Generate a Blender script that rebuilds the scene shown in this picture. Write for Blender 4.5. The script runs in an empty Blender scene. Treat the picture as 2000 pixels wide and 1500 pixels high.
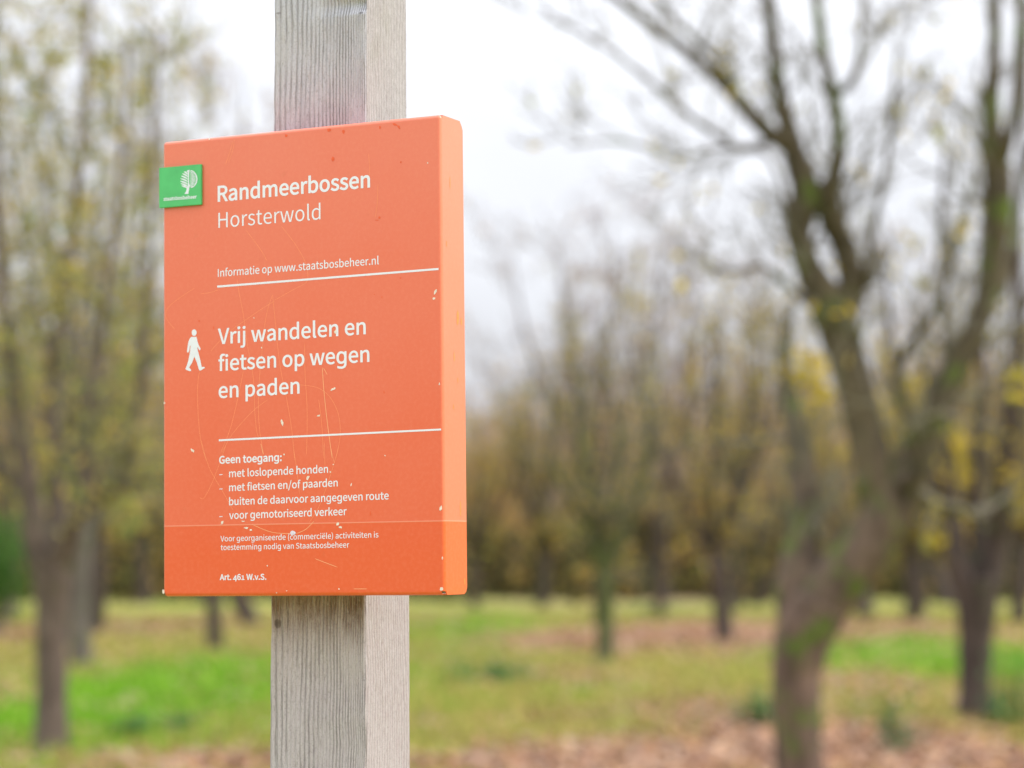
import bpy, math, random, json
import numpy as np
from mathutils import Vector, Matrix, noise

R = math.radians
scene = bpy.context.scene
col = scene.collection

# ------------------------------------------------------------------ camera, sky, sun, exposure
CAM_H = 1.45
FPX = 4722.0                       # 85 mm lens on a 36 mm sensor, in pixels of a 2000 px wide frame
PITCH = math.atan((1095 - 750) / FPX)
cam_d = bpy.data.cameras.new('camera')
cam = bpy.data.objects.new('camera', cam_d)
col.objects.link(cam)
cam.location = (0, 0, CAM_H)
cam.rotation_euler = (math.pi / 2 + PITCH, 0, 0)
cam_d.sensor_width = 36
cam_d.lens = 36 * FPX / 2000
cam_d.clip_start = 0.05
cam_d.clip_end = 2000
cam_d.dof.use_dof = True
cam_d.dof.focus_distance = 2.21
cam_d.dof.aperture_fstop = 4.3
cam_d.dof.aperture_blades = 0
scene.camera = cam

world = bpy.data.worlds.new('World')
scene.world = world
world.use_nodes = True
SUN_EL, SUN_AZ = 48, 68            # azimuth measured from +Y (view direction) towards +X
nt = world.node_tree
bg = nt.nodes['Background']
sky = nt.nodes.new('ShaderNodeTexSky')
sky.sky_type = 'NISHITA'
sky.sun_disc = False
sky.sun_elevation = R(SUN_EL)
sky.sun_rotation = R(SUN_AZ)
sky.air_density = 1.0
sky.dust_density = 3.0
mixc = nt.nodes.new('ShaderNodeMixRGB')        # closed cloud cover over the blue sky
mixc.inputs[0].default_value = 0.92
mixc.inputs[2].default_value = (10.7, 10.9, 11.6, 1)
nt.links.new(sky.outputs[0], mixc.inputs[1])
# an overcast sky is brightest overhead and falls off towards the horizon (CIE overcast sky)
tcw = nt.nodes.new('ShaderNodeTexCoord'); spw = nt.nodes.new('ShaderNodeSeparateXYZ'); nt.links.new(tcw.outputs['Generated'], spw.inputs[0])
mrw = nt.nodes.new('ShaderNodeMapRange'); nt.links.new(spw.outputs[2], mrw.inputs[0])
for _k, _v in enumerate((0.0, 1.0, 0.28, 1.0)): mrw.inputs[_k + 1].default_value = _v
clw = nt.nodes.new('ShaderNodeTexNoise'); clw.inputs['Scale'].default_value = 5.0; clw.inputs['Detail'].default_value = 4
mpw = nt.nodes.new('ShaderNodeMapping'); mpw.inputs['Scale'].default_value = (1, 1, 3); nt.links.new(tcw.outputs['Generated'], mpw.inputs[0]); nt.links.new(mpw.outputs[0], clw.inputs[0])
mcw = nt.nodes.new('ShaderNodeMapRange'); nt.links.new(clw.outputs[0], mcw.inputs[0])
for _k, _v in enumerate((0.3, 0.7, 0.93, 1.07)): mcw.inputs[_k + 1].default_value = _v
muw = nt.nodes.new('ShaderNodeMath'); muw.operation = 'MULTIPLY'; nt.links.new(mrw.outputs[0], muw.inputs[0]); nt.links.new(mcw.outputs[0], muw.inputs[1])
mxw = nt.nodes.new('ShaderNodeMixRGB'); mxw.blend_type = 'MULTIPLY'; mxw.inputs[0].default_value = 1.0
nt.links.new(mixc.outputs[0], mxw.inputs[1]); nt.links.new(muw.outputs[0], mxw.inputs[2])
nt.links.new(mxw.outputs[0], bg.inputs[0])
bg.inputs[1].default_value = 0.1

sd = bpy.data.lights.new('sun', 'SUN')
sd.energy = 1.1
sd.angle = R(18)
sd.color = (1.0, 0.95, 0.88)
sun = bpy.data.objects.new('sun', sd)
col.objects.link(sun)
sv = Vector((math.sin(R(SUN_AZ + 32)) * math.cos(R(SUN_EL)), math.cos(R(SUN_AZ + 32)) * math.cos(R(SUN_EL)), math.sin(R(SUN_EL))))
sky.sun_rotation = R(SUN_AZ + 32)
sun.rotation_euler = (-sv).to_track_quat('-Z', 'Y').to_euler()
sun.location = (8, -4, 12)

scene.view_settings.view_transform = 'Standard'
scene.view_settings.look = 'None'
scene.view_settings.gamma = 1
scene.view_settings.exposure = 1.32
scene.view_settings.use_curve_mapping = False
scene.render.engine = 'CYCLES'
scene.cycles.use_denoising = True
scene.cycles.max_bounces = 6
scene.cycles.diffuse_bounces = 3
scene.cycles.transparent_max_bounces = 6
scene.cycles.sample_clamp_indirect = 6

# ------------------------------------------------------------------ helpers
cp, sp_ = math.cos(PITCH), math.sin(PITCH)
def ray(px, py):
    x, z = (px - 1000) / FPX, (750 - py) / FPX
    return Vector((x, cp - z * sp_, sp_ + z * cp))     # in world axes, y component close to 1
def at(px, py, Y):
    "the point at distance Y along the view that stands at this place of the photograph"
    r = ray(px, py)
    return Vector((0, 0, CAM_H)) + r * (Y / r.y)
def ground_at(px, py):
    r = ray(px, py)
    return Vector((0, 0, CAM_H)) + r * (CAM_H / -r.z)

def tag(o, label=None, cat=None, group=None, kind=None):
    if label: o['label'] = label
    if cat: o['category'] = cat
    if group: o['group'] = group
    if kind: o['kind'] = kind
    return o

def empty(name, loc):
    o = bpy.data.objects.new(name, None)
    o.empty_display_size = 0.1
    o.location = loc
    col.objects.link(o)
    return o

def link(name, me, parent=None, mats=()):
    o = bpy.data.objects.new(name, me)
    col.objects.link(o)
    if parent is not None: o.parent = parent
    for m in mats: me.materials.append(m)
    return o

class MB:
    def __init__(s): s.v, s.f, s.m = [], [], []
    def tube(s, pts, rad, n=6, mat=0, cap=True, rng=None, rough=0.0):
        base = len(s.v)
        k = len(pts)
        ref = Vector((0.31, 0.92, 0.13))
        for i, p in enumerate(pts):
            d = (pts[min(i + 1, k - 1)] - pts[max(i - 1, 0)])
            if d.length < 1e-9: d = Vector((0, 0, 1))
            d.normalize()
            a = d.cross(ref)
            if a.length < 0.05: a = d.cross(Vector((1, 0, 0)))
            a.normalize()
            b = d.cross(a)
            r = rad[i]
            for j in range(n):
                t = 2 * math.pi * j / n
                q = r * (1 + (rng.uniform(-rough, rough) if rng else 0))
                s.v.append(p + a * (q * math.cos(t)) + b * (q * math.sin(t)))
        for i in range(k - 1):
            for j in range(n):
                j2 = (j + 1) % n
                s.f.append((base + i * n + j, base + i * n + j2, base + (i + 1) * n + j2, base + (i + 1) * n + j))
                s.m.append(mat)
        if cap:
            s.f.append(tuple(base + (k - 1) * n + j for j in range(n))); s.m.append(mat)
            s.f.append(tuple(base + j for j in reversed(range(n)))); s.m.append(mat)
    def quad(s, c, a, b, mat=0):
        i = len(s.v)
        s.v += [c - a, c - b * 0.45 + a * 0.1, c + a, c + b * 0.45 + a * 0.1]
        s.f.append((i, i + 1, i + 2, i + 3)); s.m.append(mat)
    def build(s, name, mats, parent=None, smooth=True, org=None):
        me = bpy.data.meshes.new(name)
        o = Vector(org) if org is not None else (parent.location if parent is not None and parent.parent is None else Vector((0, 0, 0)))
        me.from_pydata([tuple(v - o) for v in s.v], [], s.f)
        ob = link(name, me, parent, mats)
        if any(s.m): me.polygons.foreach_set('material_index', s.m)
        if smooth: me.polygons.foreach_set('use_smooth', [True] * len(s.f))
        return ob

# --- node shorthand
class N:
    def __init__(s, name):
        s.m = bpy.data.materials.new(name); s.m.use_nodes = True
        s.t = s.m.node_tree; s.p = s.t.nodes['Principled BSDF']; s.out = s.t.nodes['Material Output']
    def n(s, kind, **kw):
        x = s.t.nodes.new('ShaderNode' + kind)
        for k, v in kw.items():
            if k.startswith('i_'): x.inputs[k[2:].replace('_', ' ')].default_value = v
            else: setattr(x, k, v)
        return x
    def l(s, a, b): s.t.links.new(a, b)
    def put(s, sock, v):
        if hasattr(v, 'is_output') : s.l(v, sock)
        else: sock.default_value = v
    def math(s, op, a, b=0.0, c=0.0, clamp=False):
        x = s.n('Math', operation=op); x.use_clamp = clamp
        s.put(x.inputs[0], a); s.put(x.inputs[1], b)
        if op in ('MULTIPLY_ADD', 'WRAP', 'SMOOTH_MIN'): s.put(x.inputs[2], c)
        return x.outputs[0]
    def mix(s, f, a, b, mode='MIX'):
        x = s.n('MixRGB', blend_type=mode)
        s.put(x.inputs[0], f); s.put(x.inputs[1], a if hasattr(a, 'is_output') else (*a, 1)); s.put(x.inputs[2], b if hasattr(b, 'is_output') else (*b, 1))
        return x.outputs[0]
    def noise(s, vec, scale, detail=3, rough=0.5, dist=0.0):
        x = s.n('TexNoise'); x.inputs['Scale'].default_value = scale; x.inputs['Detail'].default_value = detail
        x.inputs['Roughness'].default_value = rough; x.inputs['Distortion'].default_value = dist
        if vec is not None: s.l(vec, x.inputs['Vector'])
        return x.outputs['Fac']
    def ramp(s, f, stops):
        x = s.n('ValToRGB'); e = x.color_ramp.elements
        while len(e) < len(stops): e.new(0.5)
        for k, (p, c) in enumerate(stops):
            e[k].position = p; e[k].color = (*c, 1) if len(c) == 3 else c
        s.l(f, x.inputs[0]); return x.outputs[0]
    def mapv(s, vec, scale):
        x = s.n('Mapping'); x.inputs['Scale'].default_value = scale; s.l(vec, x.inputs['Vector']); return x.outputs[0]
    def range(s, v, a, b, c=0.0, d=1.0, smooth=True):
        x = s.n('MapRange'); x.interpolation_type = 'SMOOTHSTEP' if smooth else 'LINEAR'
        s.l(v, x.inputs[0])
        for k, q in enumerate((a, b, c, d)): x.inputs[k + 1].default_value = q
        return x.outputs[0]
    def bump(s, h, strength=0.4, dist=0.01):
        x = s.n('Bump'); x.inputs['Strength'].default_value = strength; x.inputs['Distance'].default_value = dist
        s.l(h, x.inputs['Height']); s.l(x.outputs[0], s.p.inputs['Normal'])
    def coord(s, which='Object'):
        return s.n('TexCoord').outputs[which]

def bark_mat(name, dark, light, moss, moss_amt, algae=None):
    m = N(name); c = m.n('NewGeometry').outputs['Position']
    st = m.mapv(c, (1, 1, 0.25))
    a = m.math('ADD', m.math('MULTIPLY', m.noise(st, 18, 5, 0.65), 0.6), m.math('MULTIPLY', m.noise(st, 4.5, 3, 0.6), 0.4))
    base = m.ramp(a, [(0.3, dark), (0.62, light)])
    if algae:      # the upper limbs carry a film of algae, the foot of the trunk does not
        sz = m.n('SeparateXYZ'); m.l(c, sz.inputs[0])
        hz = m.math('ADD', sz.outputs[2], m.math('MULTIPLY', m.math('SUBTRACT', m.noise(c, 3.0, 3), 0.5), 1.8))
        base = m.mix(m.range(hz, 0.9, 2.2), base, m.ramp(a, [(0.3, algae[0]), (0.62, algae[1])]))
    b = m.noise(c, 4.2, 5, 0.7)
    mf = m.range(b, 0.62 - moss_amt * 0.3, 0.74 - moss_amt * 0.3)
    out = m.mix(mf, base, moss)
    m.l(out, m.p.inputs['Base Color']); m.p.inputs['Roughness'].default_value = 0.9
    m.bump(a, 0.8, 0.02)
    return m.m

def leaf_mat(name, stops, trans=0.35):
    m = N(name)
    r = m.n('NewGeometry').outputs['Random Per Island']
    c = m.ramp(r, stops)
    for nd in m.t.nodes:
        if nd.type == 'VALTORGB': nd.color_ramp.interpolation = 'LINEAR'
    d = m.n('BsdfDiffuse'); t = m.n('BsdfTranslucent'); x = m.n('MixShader'); x.inputs[0].default_value = trans
    m.l(c, d.inputs[0]); m.l(c, t.inputs[0]); m.l(d.outputs[0], x.inputs[1]); m.l(t.outputs[0], x.inputs[2])
    m.l(x.outputs[0], m.out.inputs['Surface'])
    return m.m

def plain(name, c, rough=0.5, noise_amt=0.1, scale=40):
    m = N(name); v = m.noise(m.coord(), scale, 4)
    k = m.ramp(v, [(0.3, tuple(x * (1 - noise_amt) for x in c)), (0.7, tuple(min(1, x * (1 + noise_amt)) for x in c))])
    m.l(k, m.p.inputs['Base Color']); m.p.inputs['Roughness'].default_value = rough
    return m.m

BARK_MAIN = bark_mat('bark_grey_brown', (0.026, 0.015, 0.011), (0.185, 0.115, 0.088), (0.085, 0.120, 0.015), 0.36, ((0.018, 0.014, 0.008), (0.110, 0.084, 0.046)))
BARK_MOSS = bark_mat('bark_mossy', (0.045, 0.042, 0.022), (0.13, 0.115, 0.065), (0.075, 0.095, 0.022), 0.6)
BARK_LEFT = bark_mat('bark_plain_brown', (0.045, 0.032, 0.026), (0.155, 0.115, 0.09), (0.09, 0.095, 0.035), 0.15)
BARK_DARK = bark_mat('bark_dark', (0.016, 0.011, 0.009), (0.090, 0.062, 0.050), (0.045, 0.055, 0.02), 0.25)
BARK_PALE = bark_mat('bark_pale', (0.05, 0.040, 0.034), (0.16, 0.132, 0.115), (0.07, 0.09, 0.03), 0.3)
TWIG = plain('twig_bark', (0.165, 0.148, 0.105), 0.9, 0.3, 3)
TWIG_RED = plain('twig_bark_reddish', (0.26, 0.205, 0.19), 0.9, 0.3, 3)
LEAF_YEL = leaf_mat('leaves_yellow', [(0.0, (0.750, 0.567, 0.041)), (0.5, (0.675, 0.486, 0.068)), (1.0, (0.297, 0.324, 0.054))])
LEAF_OLIVE = leaf_mat('leaves_olive_ochre', [(0.0, (0.270, 0.300, 0.060)), (0.4, (0.459, 0.425, 0.105)), (0.7, (0.729, 0.512, 0.120)), (1.0, (0.189, 0.237, 0.053))])
LEAF_LEFT = leaf_mat('leaves_yellow_green', [(0.0, (0.26, 0.31, 0.08)), (0.4, (0.38, 0.38, 0.14)), (0.7, (0.60, 0.44, 0.14)), (1.0, (0.17, 0.25, 0.06))], 0.4)
LEAF_BROWN = leaf_mat('leaves_brown_olive', [(0.0, (0.230, 0.189, 0.055)), (0.35, (0.351, 0.273, 0.083)), (0.7, (0.594, 0.338, 0.094)), (1.0, (0.216, 0.208, 0.061))], 0.3)
LEAF_PINK = leaf_mat('leaves_faded_russet', [(0.0, (0.456, 0.299, 0.179)), (0.5, (0.632, 0.386, 0.130)), (1.0, (0.351, 0.316, 0.130))], 0.3)
LEAF_GREEN = leaf_mat('leaves_dark_green', [(0.0, (0.041, 0.121, 0.027)), (0.5, (0.081, 0.189, 0.041)), (1.0, (0.135, 0.243, 0.054))])
NETTLE = leaf_mat('nettle_leaves', [(0.0, (0.03, 0.12, 0.055)), (0.5, (0.07, 0.20, 0.09)), (1.0, (0.13, 0.27, 0.10))], 0.2)

# ------------------------------------------------------------------ ground
def blob_mask(x, y, blobs):
    v = 0.0
    for (bx, by, rx, ry, a) in blobs:
        q = ((x - bx) / rx) ** 2 + ((y - by) / ry) ** 2
        v += a * math.exp(-q)
    return v
def gb(px, py, wpx, dpy, a):
    "a patch of ground given where it lies and how far it reaches"
    c = ground_at(px, py); rx = wpx / FPX * c.y
    ry = max(0.8, abs(ground_at(px, py - dpy).y - c.y))
    return (c.x, c.y, rx, ry, a)
LITTER = [gb(1250, 1500, 330, 55, 1.2), gb(1000, 1500, 250, 30, 0.8), gb(1680, 1460, 240, 50, 1.1), gb(1900, 1490, 260, 50, 1.1), gb(420, 1500, 300, 28, 1.2), gb(1440, 1420, 130, 45, 0.8), gb(1330, 1390, 120, 20, 0.4),
          gb(1090, 1252, 130, 16, 1.1), gb(1300, 1243, 180, 18, 1.4), gb(1440, 1235, 170, 22, 1.1), gb(1700, 1225, 170, 11, 1.5), gb(360, 1217, 160, 15, 1.0), gb(1960, 1240, 60, 12, 0.6),
          gb(-10, 1245, 90, 16, 1.2), gb(1160, 1325, 120, 14, 0.6), gb(1700, 1340, 160, 26, 0.75), gb(1250, 1170, 330, 9, 0.9), gb(20, 1350, 60, 12, 0.6), gb(860, 1210, 70, 10, 0.4)]
LUSH = [gb(330, 1345, 290, 62, 1.5), gb(60, 1410, 110, 35, 0.9), gb(1780, 1280, 260, 30, 1.5), gb(1990, 1290, 70, 60, 0.9), gb(930, 1225, 130, 20, 1.0),
        gb(1150, 1345, 120, 16, 0.35), gb(400, 1175, 160, 8, 0.5), gb(1280, 1190, 60, 7, 0.6), gb(850, 1300, 80, 40, 0.3)]
def ground_z(x, y):
    d = math.hypot(x, y)
    a = min(1.0, max(0.0, (d - 6) / 20))
    return 0.05 * a * noise.noise(Vector((x * 0.12, y * 0.12, 0.3))) + 0.02 * noise.noise(Vector((x * 0.7, y * 0.7, 5)))

ys = [-400, -200, -90, -40, -20, -10, -5, 0] + list(np.arange(1.5, 16, 1.0)) + list(np.arange(16, 40, 0.5)) + list(np.arange(40, 90, 1.5)) + list(np.arange(90, 170, 5)) + [180, 210, 260, 340, 480, 700, 1000]
xs_n = np.linspace(-1, 1, 121)
gv, gf, lit, lus = [], [], [], []
for y in ys:
    half = max(9.0, abs(y) * 0.34 + 4)
    for q in xs_n:
        s = abs(q); x = math.copysign(half * s if s < 0.9 else half * 0.9 + (s - 0.9) * 10 * (abs(y) * 1.6 + 60), q)
        gv.append((x, y, ground_z(x, y) if abs(y) < 200 else 0))
        lit.append(blob_mask(x, y, LITTER)); lus.append(blob_mask(x, y, LUSH))
W_ = len(xs_n)
for i in range(len(ys) - 1):
    for j in range(W_ - 1):
        a = i * W_ + j
        gf.append((a, a + 1, a + W_ + 1, a + W_))
gme = bpy.data.meshes.new('ground')
gme.from_pydata(gv, [], gf)
for nm, arr in (('litter', lit), ('lush', lus)):
    at_ = gme.attributes.new(nm, 'FLOAT', 'POINT'); at_.data.foreach_set('value', arr)
gme.polygons.foreach_set('use_smooth', [True] * len(gf))
m = N('meadow_and_leaf_litter')
pos = m.n('NewGeometry').outputs['Position']
la = m.n('Attribute', attribute_name='litter').outputs['Fac']
lu = m.n('Attribute', attribute_name='lush').outputs['Fac']
nb = m.noise(pos, 0.22, 5, 0.65)
nm_ = m.noise(pos, 1.6, 5, 0.7)
nf = m.noise(pos, 14, 3, 0.7)
grass = m.ramp(nf, [(0.3, (0.162, 0.204, 0.038)), (0.7, (0.348, 0.348, 0.095))])
lush = m.ramp(nf, [(0.3, (0.126, 0.236, 0.018)), (0.7, (0.275, 0.405, 0.039))])
dry = m.ramp(nf, [(0.3, (0.257, 0.203, 0.088)), (0.7, (0.405, 0.311, 0.149))])
lt = m.ramp(m.noise(pos, 11, 4, 0.8), [(0.28, (0.18, 0.115, 0.078)), (0.5, (0.34, 0.225, 0.16)), (0.72, (0.48, 0.34, 0.25))])
c1 = m.mix(m.range(nb, 0.46, 0.66), grass, dry)
lf = m.math('ADD', lu, m.math('MULTIPLY', m.math('SUBTRACT', nm_, 0.5), 1.2))
c2 = m.mix(m.range(lf, 0.2, 0.6), c1, lush)
nl_ = m.noise(pos, 0.7, 4, 0.7)
tf = m.math('ADD', la, m.math('ADD', m.math('MULTIPLY', m.math('SUBTRACT', nm_, 0.5), 1.2), m.math('MULTIPLY', m.math('SUBTRACT', nl_, 0.5), 2.2)))
lt = m.mix(m.math('MULTIPLY', m.range(m.noise(pos, 0.9, 3), 0.4, 0.65), 0.45), lt, (0.33, 0.19, 0.13))
c3 = m.mix(m.range(tf, 0.2, 0.85, 0.0, 0.92), c2, lt)
m.l(c3, m.p.inputs['Base Color']); m.p.inputs['Roughness'].default_value = 1.0
m.p.inputs['Specular IOR Level'].default_value = 0.1
m.bump(nf, 0.6, 0.03)
g = link('ground', gme, None, [m.m]); tag(g, kind='structure')

# loose leaves and grass blades standing on the sheet
rs = np.random.RandomState(7)
def scatter(name, n, mats, fn, ymin, ymax, label, cat):
    V, F, Mi = [], [], []
    k = 0
    while k < n:
        y = ymin * (ymax / ymin) ** rs.rand(); x = rs.uniform(-0.25, 0.25) * y
        r_ = fn(x, y)
        if r_ is None: continue
        vs, mi = r_
        b = len(V); V += vs; F.append(tuple(range(b, b + len(vs)))); Mi.append(mi); k += 1
    me = bpy.data.meshes.new(name); me.from_pydata(V, [], F)
    o = link(name, me, None, mats); me.polygons.foreach_set('material_index', Mi)
    tag(o, label, cat, kind='stuff')
def litter_leaf(x, y):
    d = blob_mask(x, y, LITTER) * 0.8 + 0.9 * noise.noise(Vector((x * .8, y * .8, 0)))
    if rs.rand() > min(1, d * 0.75 + 0.05): return None
    z = ground_z(x, y) + 0.012; s = rs.uniform(0.03, 0.065) * (1 + y / 60); a = rs.rand() * 6.28
    c, t = math.cos(a) * s, math.sin(a) * s
    u = rs.uniform(0, s * 0.9); w = rs.uniform(0, s * 0.6)
    return [(x - c, y - t, z), (x + t * .55, y - c * .55, z + w), (x + c, y + t, z + u), (x - t * .55, y + c * .55, z)], rs.randint(0, 3)
LITM = [leaf_mat('fallen_leaf_tan', [(0, (0.36, 0.24, 0.17)), (1, (0.52, 0.37, 0.28))], 0.1), leaf_mat('fallen_leaf_brown', [(0, (0.15, 0.08, 0.05)), (1, (0.30, 0.17, 0.12))], 0.1),
        leaf_mat('fallen_leaf_russet', [(0, (0.46, 0.28, 0.12)), (1, (0.42, 0.23, 0.16))], 0.1)]
scatter('leaf_litter', 26000, LITM, litter_leaf, 12, 60, 'brown and tan fallen leaves strewn over the grass under the trees', 'fallen leaves')
def blade(x, y):
    d = blob_mask(x, y, LITTER)
    if rs.rand() < d * 0.9: return None
    z = ground_z(x, y) - 0.005; h = rs.uniform(0.05, 0.14); w = 0.008 * (1 + y / 18); a = rs.rand() * 3.14; lx, ly = rs.normal(0, h * .35), rs.normal(0, h * .35)
    mi = 1 if rs.rand() < blob_mask(x, y, LUSH) else 0
    return [(x - w * math.cos(a), y - w * math.sin(a), z), (x + w * math.cos(a), y + w * math.sin(a), z), (x + lx, y + ly, z + h)], mi
GRM = [leaf_mat('grass_dull', [(0, (0.201, 0.233, 0.045)), (0.7, (0.401, 0.389, 0.105)), (1, (0.620, 0.435, 0.178))], 0.3), leaf_mat('grass_fresh', [(0, (0.109, 0.265, 0.022)), (1, (0.255, 0.451, 0.045))], 0.3)]
scatter('grass', 60000, GRM, blade, 12, 70, 'short green grass with paler dry tufts between the trees', 'grass')

# ------------------------------------------------------------------ trees
def curve_pts(pts, n):
    "smooth polyline through (Vector, radius) control points"
    out = []
    P = [p for p, r in pts]; Q = [r for p, r in pts]
    for i in range(len(P) - 1):
        p0, p1, p2, p3 = P[max(i - 1, 0)], P[i], P[i + 1], P[min(i + 2, len(P) - 1)]
        for k in range(n):
            t = k / n
            q = 0.5 * ((2 * p1) + (p2 - p0) * t + (2 * p0 - 5 * p1 + 4 * p2 - p3) * t * t + (3 * p1 - p0 - 3 * p2 + p3) * t ** 3)
            out.append((q, Q[i] + (Q[i + 1] - Q[i]) * t))
    out.append(pts[-1])
    return out

def rand_dir(rng):
    while True:
        v = Vector((rng.uniform(-1, 1), rng.uniform(-1, 1), rng.uniform(-1, 1)))
        if 0.05 < v.length < 1: return v.normalized()

def leaf(mb, p, s, rng, mat):
    a = rand_dir(rng) * s * rng.uniform(0.6, 1.2)
    b = a.cross(rand_dir(rng)).normalized() * a.length
    mb.quad(p, a, b, mat)

def grow(tw, lf, p, d, L, r, lvl, rng, S):
    "a twig with its side twigs; S: dict of the species' habits"
    n = 4 if lvl > 0 else 3
    pts, rad = [p.copy()], [r]
    step = L / n
    for i in range(n):
        d = (d + rand_dir(rng) * S['wander'] + Vector((0, 0, S['up']))).normalized()
        p = p + d * step
        pts.append(p.copy()); rad.append(max(S['rmin'], r * (1 - 0.75 * (i + 1) / n)))
        if lvl > 0:
            for _ in range(S['kids'] if rng.random() < 0.85 else 0):
                q = (d + rand_dir(rng) * S['spread']).normalized()
                grow(tw, lf, p, q, L * rng.uniform(0.5, 0.8), max(S['rmin'], r * 0.55), lvl - 1, rng, S)
        if lvl <= S['leaf_lvl']:
            for _ in range(S['leaves']):
                if rng.random() < S['leaf_p']:
                    leaf(lf, p - d * step * rng.random() + rand_dir(rng) * S['leaf_s'], S['leaf_s'], rng, 0 if rng.random() < S['mix'] else 1)
    tw.tube(pts, rad, 3 if lvl < 2 else 4, 0, False)

def clothe(tw, lf, path, rng, S, every=3, start=0.2, L=0.8, lvl=1, side=1.0):
    k = len(path)
    for i in range(int(k * start), k, every):
        p, r = path[i]
        d0 = (path[min(i + 1, k - 1)][0] - path[max(i - 1, 0)][0]).normalized()
        d = (d0 * 0.6 + rand_dir(rng) * side + Vector((0, 0, 0.3))).normalized()
        grow(tw, lf, p, d, L * rng.uniform(0.6, 1.2), max(S['rmin'], r * 0.32), lvl, rng, S)

def SP(**k):
    d = dict(wander=0.22, up=0.08, kids=1, spread=0.8, rmin=0.003, leaf_lvl=0, leaves=1, leaf_p=0.3, leaf_s=0.035, mix=0.5)
    d.update(k); return d

# --- the large forked tree on the right: traced in place at its own distance
def px_path(pts, Y):
    out = []
    for q in pts:
        x, y, r = q[:3]; dy = q[3] if len(q) > 3 else 0
        out.append((at(x, y, Y + dy), r / FPX * (Y + dy)))
    return out

def traced_tree(name, label, cat, Y, trunk, limbs, S, bark, twm, leafm, seed, clusters=(), Lt=0.8, lvl=1, every=3, n=5, limb_bark=None):
    rng = random.Random(seed)
    tp = px_path(trunk, Y)
    base = Vector((tp[0][0].x, tp[0][0].y, 0))
    root = empty(name, base)
    tag(root, label, cat)
    # roots flare down into the soil
    foot = [(Vector((tp[0][0].x, tp[0][0].y, -0.12)), tp[0][1] * 1.45), (Vector((tp[0][0].x, tp[0][0].y, 0.05)), tp[0][1] * 1.15)]
    if tp[0][0].z < 0.12: tp = tp[1:]
    path = curve_pts(foot + tp, n)
    t = MB(); t.tube([p for p, r in path], [r for p, r in path], 12, 0, True, rng, 0.05)
    t.build('trunk', [bark], root)
    tw, lf = MB(), MB()
    for li, l in enumerate(limbs):
        lp = curve_pts(px_path(l, Y), n)
        b = MB(); b.tube([p for p, r in lp], [r for p, r in lp], 10 if lp[0][1] > 0.03 else 7, 0, True, rng, 0.05)
        b.build('limb', [limb_bark or bark], root)
        clothe(tw, lf, lp, rng, S, every, 0.25, Lt, lvl)
    for (cx, cy, rx, ry, cnt, dd) in clusters:
        for _ in range(cnt):
            a = rng.uniform(0, 6.28); q = math.sqrt(rng.random())
            p = at(cx + rx * q * math.cos(a), cy + ry * q * math.sin(a), Y + dd + rng.uniform(-0.25, 0.25))
            leaf(lf, p, S['leaf_s'] * 1.1, rng, 0)
        p0 = at(cx, cy + ry, Y + dd)
        for _ in range(4):
            grow(tw, lf, p0, Vector((rng.uniform(-.5, .5), rng.uniform(-.5, .5), 1)).normalized(), 2.2 * ry / FPX * Y, 0.005, 0, rng, S)
    o = tw.build('twigs', [twm], root); tag(o, kind='stuff')
    if lf.f:
        o = lf.build('foliage', leafm, root, False); tag(o, kind='stuff')
    return root

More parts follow.
